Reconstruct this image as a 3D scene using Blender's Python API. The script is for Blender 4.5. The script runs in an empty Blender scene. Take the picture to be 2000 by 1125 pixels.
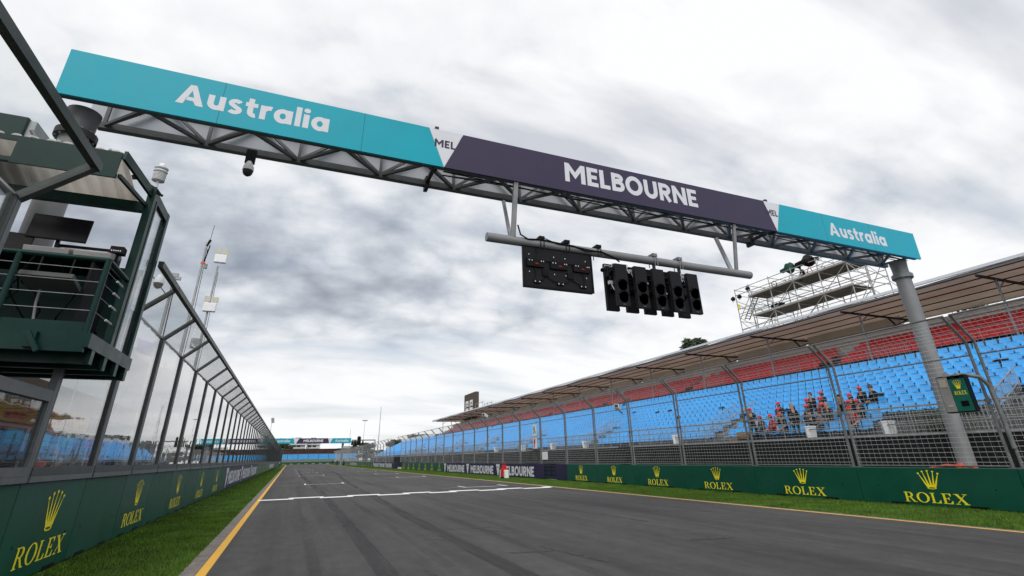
import bpy, math, random
import numpy as np
from mathutils import Vector, Matrix, Euler
random.seed(7)
S = bpy.context.scene
COL = S.collection
R = math.radians
# ---------------------------------------------------------------- camera
YAW, PITCH, ROLL = .3971, .4063, -.0204
fw = Vector((math.sin(YAW)*math.cos(PITCH), math.cos(YAW)*math.cos(PITCH), math.sin(PITCH)))
r0 = Vector((math.cos(YAW), -math.sin(YAW), 0)); u0 = r0.cross(fw)
rr = r0*math.cos(ROLL)+u0*math.sin(ROLL); uu = u0*math.cos(ROLL)-r0*math.sin(ROLL)
cd = bpy.data.cameras.new('camera'); cam = bpy.data.objects.new('camera', cd); COL.objects.link(cam)
cd.sensor_width = 36; cd.lens = 17.489; cd.shift_y = -.04435; cd.clip_start = .05; cd.clip_end = 6000
M3 = Matrix((rr, uu, -fw)).transposed().to_4x4(); M3.translation = Vector((0, 0, 1.6))
cam.matrix_world = M3
S.camera = cam
CAMP = Vector((0, 0, 1.6))
def seen(p):                       # (px, py, depth) in the 2000-wide photograph
    q = Vector(p)-CAMP; w = q.dot(fw)
    if w <= .1: return (-9e3, -9e3, w)
    return (1000+971.6*q.dot(rr)/w, 473.8-971.6*q.dot(uu)/w, w)
# ---------------------------------------------------------------- view, world, sun
S.view_settings.view_transform = 'Standard'; S.view_settings.look = 'None'
S.view_settings.exposure = 0; S.view_settings.gamma = 1
S.render.engine = 'CYCLES'
S.cycles.max_bounces = 8; S.cycles.transparent_max_bounces = 40
S.cycles.use_denoising = True
SUN_EL, SUN_AZ = R(48), R(205)      # azimuth measured from +Y towards +X
W = bpy.data.worlds.new('World'); S.world = W; W.use_nodes = True; W.cycles.sampling_method = 'MANUAL'; W.cycles.sample_map_resolution = 512
def N(nt, t, **k):
    n = nt.nodes.new(t)
    for a, b in k.items():
        if a == 'inp':
            for i, v in b.items(): n.inputs[i].default_value = v
        else: setattr(n, a, b)
    return n
def LK(nt, a, b): nt.links.new(a, b)
def build_world():
    nt = W.node_tree; nt.nodes.clear()
    out = N(nt, 'ShaderNodeOutputWorld'); bg = N(nt, 'ShaderNodeBackground', inp={1: .1})
    LK(nt, bg.outputs[0], out.inputs[0])
    sky = N(nt, 'ShaderNodeTexSky', sky_type='NISHITA', sun_disc=False)
    sky.sun_elevation = SUN_EL; sky.sun_rotation = SUN_AZ; sky.air_density = 1; sky.dust_density = 1.5
    tc = N(nt, 'ShaderNodeTexCoord'); sp = N(nt, 'ShaderNodeSeparateXYZ'); LK(nt, tc.outputs['Generated'], sp.inputs[0])
    def M(op, a, b=None, clamp=False):
        m = N(nt, 'ShaderNodeMath', operation=op, use_clamp=clamp)
        for i, v in enumerate((a, b)):
            if v is None: continue
            if isinstance(v, (int, float)): m.inputs[i].default_value = v
            else: LK(nt, v, m.inputs[i])
        return m.outputs[0]
    zc = M('MAXIMUM', sp.outputs[2], 0.0); zz = M('ADD', zc, .30)
    cx = N(nt, 'ShaderNodeCombineXYZ'); LK(nt, M('DIVIDE', sp.outputs[0], zz), cx.inputs[0]); LK(nt, M('DIVIDE', sp.outputs[1], zz), cx.inputs[1])
    mp = N(nt, 'ShaderNodeMapping'); LK(nt, cx.outputs[0], mp.inputs[0])
    mp.inputs['Rotation'].default_value = (0, 0, R(24)); mp.inputs['Scale'].default_value = (1.0, 1.15, 1); mp.inputs['Location'].default_value = CLOUD_OFF
    n1 = N(nt, 'ShaderNodeTexNoise', inp={'Scale': 2.3, 'Detail': 12, 'Roughness': .61, 'Distortion': .12}); LK(nt, mp.outputs[0], n1.inputs['Vector'])
    n2 = N(nt, 'ShaderNodeTexNoise', inp={'Scale': .5, 'Detail': 2, 'Roughness': .5}); LK(nt, mp.outputs[0], n2.inputs['Vector'])
    wn = N(nt, 'ShaderNodeTexNoise', inp={'Scale': 3.0, 'Detail': 4, 'Roughness': .5}); LK(nt, mp.outputs[0], wn.inputs['Vector'])
    wv = N(nt, 'ShaderNodeVectorMath', operation='MULTIPLY_ADD'); LK(nt, wn.outputs['Color'], wv.inputs[0]); wv.inputs[1].default_value = (.22, .22, 0); LK(nt, mp.outputs[0], wv.inputs[2])
    n3 = N(nt, 'ShaderNodeTexVoronoi', feature='F1', inp={'Scale': 6.0}); LK(nt, wv.outputs[0], n3.inputs['Vector'])
    n3.inputs['Detail'].default_value = 1.2; n3.inputs['Roughness'].default_value = .55
    def C(n, k): return M('MULTIPLY', M('SUBTRACT', n.outputs[0], .5), k)
    v = M('MULTIPLY', M('ADD', M('ADD', C(n1, 1.15), C(n2, .62)), C(n3, -.28)), M('ADD', M('MULTIPLY', sp.outputs[2], 3.4, True), .22))
    # mean cover by elevation: bright overhead, heaviest near 22 degrees, opening again at the horizon
    el = N(nt, 'ShaderNodeValToRGB'); LK(nt, sp.outputs[2], el.inputs[0])
    e = el.color_ramp.elements; e[0].position = 0.0; e[0].color = (1.0,)*3+(1,); e[1].position = 1; e[1].color = (1.06,)*3+(1,)
    for p, c in ((.10, 1.0), (.17, .88), (.225, .64), (.32, .55), (.42, .66), (.54, .86), (.66, 1.02)):
        k = e.new(p); k.color = (c, c, c, 1)
    az = M('ADD', M('MULTIPLY', M('MAXIMUM', sp.outputs[0], -.3), .24), M('MULTIPLY', sp.outputs[1], -.12))   # brighter to the right and behind
    v = M('ADD', v, M('ADD', M('ADD', el.outputs[0], az), .13))
    cr = N(nt, 'ShaderNodeValToRGB'); LK(nt, v, cr.inputs[0])
    e = cr.color_ramp.elements
    e[0].position = .02; e[0].color = (3.0, 3.35, 3.95, 1); e[1].position = .95; e[1].color = (9.9, 9.95, 10.1, 1)
    for p, c in ((.30, (4.8, 5.2, 5.85)), (.45, (6.2, 6.6, 7.2)), (.58, (7.7, 8.0, 8.45)), (.72, (8.9, 9.05, 9.3))):
        k = e.new(p); k.color = c+(1,)
    # thin places let the blue through near the horizon
    gap = N(nt, 'ShaderNodeTexNoise', inp={'Scale': 2.2, 'Detail': 5, 'Roughness': .5}); 
    mp2 = N(nt, 'ShaderNodeMapping'); LK(nt, cx.outputs[0], mp2.inputs[0]); mp2.inputs['Scale'].default_value = (.5, 1.6, 1); mp2.inputs['Location'].default_value = (4, 2, 0)
    LK(nt, mp2.outputs[0], gap.inputs['Vector'])
    gr = N(nt, 'ShaderNodeValToRGB'); LK(nt, gap.outputs[0], gr.inputs[0])
    gr.color_ramp.elements[0].position = .5; gr.color_ramp.elements[0].color = (0, 0, 0, 1); gr.color_ramp.elements[1].position = .68; gr.color_ramp.elements[1].color = (.42, .42, .42, 1)
    mx = N(nt, 'ShaderNodeMix', data_type='RGBA'); LK(nt, gr.outputs[0], mx.inputs[0]); LK(nt, cr.outputs[0], mx.inputs[6]); LK(nt, sky.outputs[0], mx.inputs[7])
    LK(nt, mx.outputs[2], bg.inputs[0])
CLOUD_OFF = (3.1, 1.7, 0)
build_world()
ld = bpy.data.lights.new('sun', 'SUN'); ld.energy = 2.0; ld.angle = R(40); ld.color = (1, .97, .93)
sun = bpy.data.objects.new('sun', ld); COL.objects.link(sun)
sd = Vector((math.sin(SUN_AZ)*math.cos(SUN_EL), math.cos(SUN_AZ)*math.cos(SUN_EL), math.sin(SUN_EL)))
sun.rotation_euler = sd.to_track_quat('Z', 'Y').to_euler(); sun.location = (0, 0, 60)

# ---------------------------------------------------------------- materials
def hexc(h):
    h = h.lstrip('#'); c = [int(h[i:i+2], 16)/255 for i in (0, 2, 4)]
    return tuple(x/12.92 if x <= .04045 else ((x+.055)/1.055)**2.4 for x in c)
MATS = {}
def mat(name, col, rough=.5, metal=0., var=.12, vs=3., bump=0., bs=40., dirt=0., dcol=(.05, .045, .04), spec=.22, stretch=(1, 1, 1), vs2=None):
    if name in MATS: return MATS[name]
    m = bpy.data.materials.new(name); m.use_nodes = True; nt = m.node_tree; nt.nodes.clear()
    out = N(nt, 'ShaderNodeOutputMaterial'); b = N(nt, 'ShaderNodeBsdfPrincipled'); LK(nt, b.outputs[0], out.inputs[0])
    if isinstance(col, str): col = hexc(col)
    b.inputs['Roughness'].default_value = rough; b.inputs['Metallic'].default_value = metal; b.inputs['Specular IOR Level'].default_value = spec
    g = N(nt, 'ShaderNodeNewGeometry'); mp = N(nt, 'ShaderNodeMapping'); LK(nt, g.outputs['Position'], mp.inputs[0]); mp.inputs['Scale'].default_value = stretch
    n = N(nt, 'ShaderNodeTexNoise', inp={'Scale': vs, 'Detail': 5, 'Roughness': .6}); LK(nt, mp.outputs[0], n.inputs['Vector'])
    r = N(nt, 'ShaderNodeValToRGB'); LK(nt, n.outputs[0], r.inputs[0])
    e = r.color_ramp.elements; e[0].position = .3; e[1].position = .7
    e[0].color = tuple(c*(1-var) for c in col)+(1,); e[1].color = tuple(min(1, c*(1+var)) for c in col)+(1,)
    last = r.outputs[0]
    if dirt:
        n2 = N(nt, 'ShaderNodeTexNoise', inp={'Scale': vs2 or vs*.35, 'Detail': 7, 'Roughness': .68, 'Distortion': .5}); LK(nt, mp.outputs[0], n2.inputs['Vector'])
        r2 = N(nt, 'ShaderNodeValToRGB'); LK(nt, n2.outputs[0], r2.inputs[0]); r2.color_ramp.elements[0].position = .45; r2.color_ramp.elements[1].position = .78
        r2.color_ramp.elements[1].color = (dirt,)*3+(1,)
        mx = N(nt, 'ShaderNodeMix', data_type='RGBA'); LK(nt, r2.outputs[0], mx.inputs[0]); LK(nt, last, mx.inputs[6]); mx.inputs[7].default_value = dcol+(1,)
        last = mx.outputs[2]
    LK(nt, last, b.inputs['Base Color'])
    rv = N(nt, 'ShaderNodeMath', operation='MULTIPLY_ADD', inp={1: .3, 2: rough-.15}); LK(nt, n.outputs[0], rv.inputs[0]); LK(nt, rv.outputs[0], b.inputs['Roughness'])
    if bump:
        nb = N(nt, 'ShaderNodeTexNoise', inp={'Scale': bs, 'Detail': 4, 'Roughness': .6}); LK(nt, mp.outputs[0], nb.inputs['Vector'])
        bp = N(nt, 'ShaderNodeBump', inp={'Strength': bump, 'Distance': .02}); LK(nt, nb.outputs[0], bp.inputs['Height']); LK(nt, bp.outputs[0], b.inputs['Normal'])
    MATS[name] = m
    return m
def asphalt_mat():
    m = bpy.data.materials.new('asphalt'); m.use_nodes = True; nt = m.node_tree; b = nt.nodes['Principled BSDF']
    g = N(nt, 'ShaderNodeNewGeometry')
    def noise(scale, st, det=5, ro=.6, di=0.):
        mp = N(nt, 'ShaderNodeMapping'); LK(nt, g.outputs['Position'], mp.inputs[0]); mp.inputs['Scale'].default_value = st
        n = N(nt, 'ShaderNodeTexNoise', inp={'Scale': scale, 'Detail': det, 'Roughness': ro, 'Distortion': di}); LK(nt, mp.outputs[0], n.inputs['Vector']); return n.outputs[0]
    def ramp(v, p0, c0, p1, c1):
        r = N(nt, 'ShaderNodeValToRGB'); LK(nt, v, r.inputs[0]); e = r.color_ramp.elements
        e[0].position = p0; e[0].color = (c0,)*3+(1,); e[1].position = p1; e[1].color = (c1,)*3+(1,); return r.outputs[0]
    def mul(a, c):
        x = N(nt, 'ShaderNodeMix', data_type='RGBA', blend_type='MULTIPLY', inp={0: 1.}); LK(nt, a, x.inputs[6]); LK(nt, c, x.inputs[7]); return x.outputs[2]
    base = N(nt, 'ShaderNodeRGB'); base.outputs[0].default_value = (.064, .0625, .062, 1)
    c = mul(base.outputs[0], ramp(noise(38, (1, 1, 1), 6, .85), .28, .38, .74, 1.7))
    c = mul(c, ramp(noise(.30, (1, .30, 1), 6, .65, .6), .32, .76, .68, 1.20))
    c = mul(c, ramp(noise(1.3, (1, .03, 1), 7, .65), .36, .68, .60, 1.08))        # rubber worn in along the racing lines
    c = mul(c, ramp(noise(3.2, (1, .6, 1), 7, .75), .34, .80, .62, 1.10))
    LK(nt, c, b.inputs['Base Color'])
    b.inputs['Roughness'].default_value = .78; b.inputs['Specular IOR Level'].default_value = .2
    bp = N(nt, 'ShaderNodeBump', inp={'Strength': .45, 'Distance': .008}); LK(nt, noise(120, (1, 1, 1), 3, .7), bp.inputs['Height']); LK(nt, bp.outputs[0], b.inputs['Normal'])
    return m
def worn_mat(name, col, lo=.36, hi=.5, scale=9., rough=.7, st=(1, 1, 1), most=1.):
    """a film on the asphalt (paint or rubber) with bare patches worn through it"""
    m = bpy.data.materials.new(name); m.use_nodes = True; nt = m.node_tree; b = nt.nodes['Principled BSDF']; out = nt.nodes['Material Output']
    b.inputs['Base Color'].default_value = tuple(col)+(1,); b.inputs['Roughness'].default_value = rough
    g = N(nt, 'ShaderNodeNewGeometry'); mp = N(nt, 'ShaderNodeMapping'); LK(nt, g.outputs['Position'], mp.inputs[0]); mp.inputs['Scale'].default_value = st
    n = N(nt, 'ShaderNodeTexNoise', inp={'Scale': scale, 'Detail': 8, 'Roughness': .7}); LK(nt, mp.outputs[0], n.inputs['Vector'])
    r = N(nt, 'ShaderNodeValToRGB'); LK(nt, n.outputs[0], r.inputs[0]); r.color_ramp.elements[0].position = lo; r.color_ramp.elements[1].position = hi
    r.color_ramp.elements[1].color = (most,)*3+(1,)
    t = N(nt, 'ShaderNodeBsdfTransparent'); mx = N(nt, 'ShaderNodeMixShader')
    LK(nt, r.outputs[0], mx.inputs[0]); LK(nt, t.outputs[0], mx.inputs[1]); LK(nt, b.outputs[0], mx.inputs[2]); LK(nt, mx.outputs[0], out.inputs[0])
    return m
def glass_mat(name, tint=(.93, .95, .95), ior=1.5, gain=1.7, haze=.05, hcol=(.8, .82, .84), bump=.06, bs=1.1, rough=.0, streak=(1, 1, .35)):
    m = bpy.data.materials.new(name); m.use_nodes = True; nt = m.node_tree; nt.nodes.clear(); out = N(nt, 'ShaderNodeOutputMaterial')
    g = N(nt, 'ShaderNodeNewGeometry'); mp = N(nt, 'ShaderNodeMapping'); LK(nt, g.outputs['Position'], mp.inputs[0]); mp.inputs['Scale'].default_value = streak
    n = N(nt, 'ShaderNodeTexNoise', inp={'Scale': bs, 'Detail': 2, 'Roughness': .5}); LK(nt, mp.outputs[0], n.inputs['Vector'])
    bp = N(nt, 'ShaderNodeBump', inp={'Strength': bump, 'Distance': .12}); LK(nt, n.outputs[0], bp.inputs['Height'])
    t = N(nt, 'ShaderNodeBsdfTransparent'); t.inputs[0].default_value = tint+(1,)
    d = N(nt, 'ShaderNodeBsdfDiffuse'); d.inputs[0].default_value = hcol+(1,); tl = N(nt, 'ShaderNodeBsdfTranslucent'); tl.inputs[0].default_value = hcol+(1,)
    ad = N(nt, 'ShaderNodeMixShader', inp={0: .5}); LK(nt, d.outputs[0], ad.inputs[1]); LK(nt, tl.outputs[0], ad.inputs[2])
    hn = N(nt, 'ShaderNodeTexNoise', inp={'Scale': 2.5, 'Detail': 6, 'Roughness': .65}); LK(nt, g.outputs['Position'], hn.inputs['Vector'])
    hm = N(nt, 'ShaderNodeMath', operation='MULTIPLY', inp={1: haze}); LK(nt, hn.outputs[0], hm.inputs[0])
    m1 = N(nt, 'ShaderNodeMixShader'); LK(nt, hm.outputs[0], m1.inputs[0]); LK(nt, t.outputs[0], m1.inputs[1]); LK(nt, ad.outputs[0], m1.inputs[2])
    gl = N(nt, 'ShaderNodeBsdfGlossy', inp={'Roughness': rough}); LK(nt, bp.outputs[0], gl.inputs['Normal'])
    lw = N(nt, 'ShaderNodeLayerWeight', inp={0: .5}); pw = N(nt, 'ShaderNodeMath', operation='POWER', inp={1: 5.0}); LK(nt, lw.outputs['Facing'], pw.inputs[0])
    mm = N(nt, 'ShaderNodeMath', operation='MULTIPLY_ADD', use_clamp=True, inp={1: .9*gain, 2: .035*gain}); LK(nt, pw.outputs[0], mm.inputs[0])
    m2 = N(nt, 'ShaderNodeMixShader'); LK(nt, mm.outputs[0], m2.inputs[0]); LK(nt, m1.outputs[0], m2.inputs[1]); LK(nt, gl.outputs[0], m2.inputs[2]); LK(nt, m2.outputs[0], out.inputs[0])
    return m
GALV = mat('galvanised_steel', (.30, .31, .32), .5, .35, .22, 5, dirt=.5, dcol=(.16, .16, .16))
GALVD = mat('dull_grey_steel', (.19, .20, .205), .55, .3, .25, 4, dirt=.5, dcol=(.10, .10, .10))
TRUSS = mat('truss_steel', (.115, .12, .125), .55, .35, .2, 3, dirt=.5, dcol=(.10, .09, .08))
WIRE = mat('wire', (.52, .53, .54), .5, 0, .1)
FRAME = mat('grey_frame', (.13, .14, .148), .5, .3, .2, 6, dirt=.4, dcol=(.22, .22, .22))
DARKFR = mat('dark_frame', (.052, .06, .058), .45, .2, .2, 6, dirt=.3, dcol=(.13, .13, .13))
BGREEN = mat('barrier_green', (.003, .072, .043), .42, 0, .14, 1.2, bump=.22, bs=2.2, dirt=.5, dcol=(.022, .075, .058))
BGREEN_E = mat('barrier_green_scuffed', (.004, .072, .040), .5, 0, .2, 2, dirt=.5, dcol=(.03, .06, .05))
PGREEN = mat('platform_green', (.003, .026, .021), .4, 0, .18, 4, dirt=.3, dcol=(.012, .04, .032), spec=.18)
YEL = mat('logo_yellow', (.88, .76, .02), .5, 0, .06)
NAVY = mat('navy_banner', (.020, .017, .055), .45, 0, .08, 1.5)
PURPLE = mat('sign_purple', (.044, .036, .075), .5, 0, .05, 1.2)
TEAL = mat('sign_teal', (.004, .34, .44), .45, 0, .06, .7, bump=.15, bs=1.6, dirt=.10, dcol=(.02, .26, .32))
WHITE = mat('sign_white', (.64, .655, .70), .5, 0, .03)
OFFW = mat('panel_back_grey', (.50, .51, .55), .6, 0, .08, 1)
BLACK = mat('black_plastic', (.006, .006, .007), .45, 0, .2, spec=.12)
BLACKS = mat('black_satin', (.009, .009, .012), .4, 0, .15, spec=.15)
LENS = mat('dark_lens', (.034, .031, .026), .55, 0, .2)
SCREEN = mat('blank_screen', (.006, .006, .008), .25, 0, .1, spec=.08)
RUBBER = mat('black_mesh_cloth', (.010, .010, .011), .8, 0, .4, 8)
CONC = mat('concrete', (.30, .29, .27), .85, 0, .18, 3, bump=.2, bs=30, dirt=.5, dcol=(.16, .15, .13))
PILL = mat('grey_painted_column', (.22, .225, .23), .5, .1, .1, 1.5, dirt=.4, dcol=(.13, .13, .13))
BLUE = mat('seat_blue', (.065, .46, .95), .34, 0, .1, .5, dirt=.2, dcol=(.08, .36, .72), spec=.5)
RED = mat('seat_red', (.82, .015, .020), .34, 0, .12, .6, spec=.45)
def translucent(m, f):
    nt = m.node_tree; out = nt.nodes['Material Output']; b = nt.nodes['Principled BSDF']; t = N(nt, 'ShaderNodeBsdfTranslucent'); mx = N(nt, 'ShaderNodeMixShader', inp={0: f})
    LK(nt, b.inputs['Base Color'].links[0].from_socket, t.inputs[0]); LK(nt, b.outputs[0], mx.inputs[1]); LK(nt, t.outputs[0], mx.inputs[2]); LK(nt, mx.outputs[0], out.inputs[0]); return m
TAN = mat('roof_canvas', (.58, .51, .45), .8, 0, .08, .6, dirt=.3, dcol=(.30, .23, .18))
translucent(TAN, .55)
STEELD = mat('dark_steel', (.040, .036, .034), .6, .2, .2)
TERR = mat('terrace_deck', (.15, .15, .15), .8, .1, .25, 2, dirt=.5, dcol=(.05, .05, .05))
ALU = mat('aluminium', (.55, .56, .57), .4, .6, .12, 4)
PALE = mat('pale_band', (.80, .79, .77), .7, 0, .1, 1)
WPLAS = mat('white_plastic', (.74, .75, .76), .45, 0, .05)
CREAM = translucent(mat('corrugated_cream', (.80, .77, .73), .6, 0, .07, 1.4, dirt=.55, dcol=(.46, .38, .31)), .6)
REDP = mat('red_plastic', (.55, .018, .015), .4, 0, .1)
ORANGE = mat('orange_plastic', (.80, .09, .02), .5, 0, .1)
TIMBER = mat('timber', (.33, .20, .12), .8, 0, .2, 6)
SKIN = mat('skin', (.46, .27, .19), .55, 0, .08, 12)
HAIR = mat('dark_hair', (.02, .014, .010), .6, 0, .2, 30)
GREYH = mat('grey_hair', (.28, .27, .26), .7, 0, .2, 30)
CLOTHS = [mat('cloth_black', (.012, .012, .014), .85, 0, .2, 9), mat('cloth_red', (.42, .012, .015), .85, 0, .15, 9), mat('cloth_navy', (.018, .022, .045), .85, 0, .2, 9), mat('cloth_grey', (.14, .14, .15), .85, 0, .2, 9)]
CAPRED = mat('cap_red', (.66, .012, .016), .7, 0, .08, 9)
GREENC = mat('green_cover', (.006, .055, .035), .6, 0, .2, 6)
FOL = mat('foliage', (.040, .058, .026), .7, 0, .6, .55, dirt=.6, dcol=(.018, .028, .014))
FOL2 = mat('foliage_grey', (.060, .072, .045), .7, 0, .5, .5, dirt=.6, dcol=(.028, .036, .022))
BARK = mat('bark', (.10, .075, .055), .9, 0, .3, 5)
BWHITE = mat('building_white', (.52, .53, .54), .7, 0, .08, .3)
BGREY = mat('building_grey', (.30, .31, .32), .7, 0, .1, .3)
WINDOW = mat('window_glass', (.04, .05, .06), .15, 0, .3, .6)
BANY = mat('fascia_yellow', (.62, .36, .04), .6, 0, .1, .4)
BANB = mat('fascia_blue', (.015, .065, .24), .6, 0, .2, .4)
BANR = mat('poster_red', (.60, .05, .08), .6, 0, .15)
PURP = mat('poster_violet', (.25, .10, .35), .6, 0, .15)
GLASS = glass_mat('fence_glass', tint=(.86, .88, .88), gain=2.0, haze=.05, bump=.05, bs=1.0)
DARKG = glass_mat('tinted_glass', tint=(.55, .57, .58), gain=1.2, haze=.02)
CLEARG = glass_mat('clear_glass', tint=(.96, .97, .97), gain=.5, haze=.015)
CANOPY = glass_mat('canopy_glass', tint=(.95, .96, .96), gain=.8, haze=.10, bump=.03, bs=1.5)
PLGLASS = glass_mat('platform_glass', tint=(.80, .84, .86), gain=1.6, haze=.10, bump=.02, bs=1.0)
ASPH = asphalt_mat()
PAINTW = worn_mat('road_paint_white', (.80, .80, .80), .28, .42, 7)
PAINTY = worn_mat('road_paint_yellow', (.72, .38, .03), .24, .40, 6)
PAINTO = worn_mat('road_paint_orange', (.55, .30, .08), .34, .52, 8)
SKID = worn_mat('tyre_rubber', (.020, .020, .021), .36, .60, 2.0, .7, (1.8, .10, 1), .62)
SKIDF = worn_mat('faint_rubber', (.024, .024, .025), .42, .66, 1.6, .75, (2.0, .10, 1), .24)
PATCH = worn_mat('tar_patch', (.020, .021, .027), .34, .5, 6, .6, (1, 1, 1), .75)
# ---------------------------------------------------------------- mesh builder
class MB:
    def __init__(s): s.v = []; s.f = []; s.T = Matrix.Identity(4)
    def add(s, vs, fs):
        o = len(s.v); s.v += [tuple(s.T @ Vector(p)) for p in vs]; s.f += [tuple(i+o for i in f) for f in fs]; return s
    def box(s, c, d, rz=0, M=None):
        x, y, z = [q/2 for q in d]; m = M if M is not None else Matrix.Rotation(rz, 4, 'Z')
        vs = [Vector(c)+(m.to_3x3() @ Vector((i*x, j*y, k*z))) for i in (-1, 1) for j in (-1, 1) for k in (-1, 1)]
        return s.add(vs, [(0, 1, 3, 2), (4, 6, 7, 5), (0, 4, 5, 1), (2, 3, 7, 6), (0, 2, 6, 4), (1, 5, 7, 3)])
    def lim(s, x0, x1, y0, y1, z0, z1): return s.box(((x0+x1)/2, (y0+y1)/2, (z0+z1)/2), (abs(x1-x0), abs(y1-y0), abs(z1-z0)))
    def bar(s, p, q, w, h=None, up=(0, 0, 1)):
        p, q = Vector(p), Vector(q); h = h or w; d = (q-p); L = d.length; d.normalize(); u = Vector(up)
        if abs(d.dot(u)) > .98: u = Vector((1, 0, 0))
        a = d.cross(u).normalized(); b = a.cross(d)
        vs = [P+a*i*w/2+b*j*h/2 for P in (p, q) for i, j in ((-1, -1), (1, -1), (1, 1), (-1, 1))]
        return s.add(vs, [(3, 2, 1, 0), (4, 5, 6, 7), (0, 1, 5, 4), (1, 2, 6, 5), (2, 3, 7, 6), (3, 0, 4, 7)])
    def tube(s, pts, r, n=8, cap=True):
        pts = [Vector(p) for p in pts]; rings = []; rs = r if isinstance(r, (list, tuple)) else [r]*len(pts)
        ref = None; vs = []
        for i, p in enumerate(pts):
            d = (pts[min(i+1, len(pts)-1)]-pts[max(i-1, 0)]).normalized()
            if ref is None: ref = Vector((0, 0, 1)) if abs(d.z) < .9 else Vector((1, 0, 0))
            a = d.cross(ref).normalized(); b = a.cross(d).normalized(); ref = b
            for k in range(n):
                t = 2*math.pi*k/n; vs.append(p+(a*math.cos(t)+b*math.sin(t))*rs[i])
        fs = [(i*n+k, i*n+(k+1) % n, (i+1)*n+(k+1) % n, (i+1)*n+k) for i in range(len(pts)-1) for k in range(n)]
        if cap: fs += [tuple(range(n))[::-1], tuple(range((len(pts)-1)*n, len(pts)*n))]
        return s.add(vs, fs)
    def lathe(s, prof, n=16, c=(0, 0, 0), M=None):
        m = M or Matrix.Identity(4); vs = []; c = Vector(c)
        for r, z in prof:
            for k in range(n):
                t = 2*math.pi*k/n; vs.append(c+m.to_3x3() @ Vector((r*math.cos(t), r*math.sin(t), z)))
        fs = [(i*n+k, i*n+(k+1) % n, (i+1)*n+(k+1) % n, (i+1)*n+k) for i in range(len(prof)-1) for k in range(n)]
        fs += [tuple(range(n))[::-1], tuple(range((len(prof)-1)*n, len(prof)*n))]
        return s.add(vs, fs)
    def prism(s, pts, d0, d1, F):
        """outline pts (u,v) in frame F (4x4), thick from d0 to d1 along its normal"""
        n = len(pts); vs = [F @ Vector((u, v, d)) for d in (d0, d1) for u, v in pts]
        fs = [tuple(range(n))[::-1], tuple(range(n, 2*n))]+[(i, (i+1) % n, n+(i+1) % n, n+i) for i in range(n)]
        return s.add(vs, fs)
    def flat(s, pts, d, F): return s.add([F @ Vector((u, v, d)) for u, v in pts], [tuple(range(len(pts)))])
    def mesh(s, name, m, smooth=False):
        me = bpy.data.meshes.new(name); me.from_pydata(s.v, [], s.f); me.materials.append(m); me.update()
        if smooth: me.shade_smooth() if hasattr(me, 'shade_smooth') else None
        return me
    def build(s, name, m, parent=None, smooth=False, bevel=0):
        me = s.mesh(name, m, False); o = bpy.data.objects.new(name, me); COL.objects.link(o)
        if smooth:
            me.polygons.foreach_set('use_smooth', [True]*len(me.polygons)); me.set_sharp_from_angle(angle=R(38))
        if parent: o.parent = parent; o.matrix_parent_inverse = Matrix.Translation(-parent.location) if False else Matrix.Identity(4)
        if bevel:
            b = o.modifiers.new('bevel', 'BEVEL'); b.width = bevel; b.segments = 2; b.limit_method = 'ANGLE'
        return o
def frame(o, x, y):
    x = Vector(x).normalized(); y = Vector(y).normalized(); z = x.cross(y)
    m = Matrix((x, y, z)).transposed().to_4x4(); m.translation = Vector(o); return m
def tag(o, label=None, cat=None, group=None, kind=None):
    if label: o['label'] = label
    if cat: o['category'] = cat
    if group: o['group'] = group
    if kind: o['kind'] = kind
    return o
def thing(name, label, cat, loc=(0, 0, 0), group=None, rz=0):
    o = bpy.data.objects.new(name, None); COL.objects.link(o); o.location = loc; o.rotation_euler = (0, 0, rz); o.empty_display_size = .2
    return tag(o, label, cat, group)
def kids(o): return [c for c in COL.objects if c.parent == o]
def dup(o, loc=None, rz=None, label=None, group=None, scale=None):
    c = o.copy(); COL.objects.link(c)
    if loc is not None: c.location = loc
    if rz is not None: c.rotation_euler = (0, 0, rz)
    if scale is not None: c.scale = scale
    if label: c['label'] = label
    if group: c['group'] = group
    for k in list(o.children):
        d = k.copy(); COL.objects.link(d); d.parent = c
        for g in k.children:
            e = g.copy(); COL.objects.link(e); e.parent = d
    return c
ORD = ['first', 'second', 'third', 'fourth', 'fifth', 'sixth', 'seventh', 'eighth', 'ninth', 'tenth', 'eleventh', 'twelfth', 'thirteenth', 'fourteenth', 'fifteenth', 'sixteenth', 'seventeenth', 'eighteenth', 'nineteenth', 'twentieth']
# ---------------------------------------------------------------- lettering
def arc(cx, cy, rx, ry, a0, a1, n=10): return [(cx+rx*math.cos(R(a0+(a1-a0)*i/n)), cy+ry*math.sin(R(a0+(a1-a0)*i/n))) for i in range(n+1)]
def ribbon(path, w):
    P = [Vector(p) for p in path]; L = []; Rr = []; closed = (P[0]-P[-1]).length < 1e-6
    if closed: P = P[:-1]
    n = len(P)
    for i, p in enumerate(P):
        a = P[i-1] if (i > 0 or closed) else None; b = P[(i+1) % n] if (i < n-1 or closed) else None
        d1 = (p-a).normalized() if a is not None else (b-p).normalized(); d2 = (b-p).normalized() if b is not None else d1
        n1 = Vector((-d1.y, d1.x)); n2 = Vector((-d2.y, d2.x)); m = (n1+n2)
        m = m.normalized(); k = w/2/max(.35, m.dot(n1)); L.append(p+m*k); Rr.append(p-m*k)
    qs = []
    for i in range(n if closed else n-1):
        j = (i+1) % n; qs.append([tuple(L[i]), tuple(Rr[i]), tuple(Rr[j]), tuple(L[j])])
    return qs
def G(w, strokes=(), polys=(), T=.22):
    out = []                                       # list of layers, each a list of polygons that do not overlap
    for s in strokes:
        path, ww = s if isinstance(s, tuple) and isinstance(s[1], float) else (s, T)
        out.append(ribbon(path, ww))
    for p in polys: out.append([p])
    return (w, out)
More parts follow.
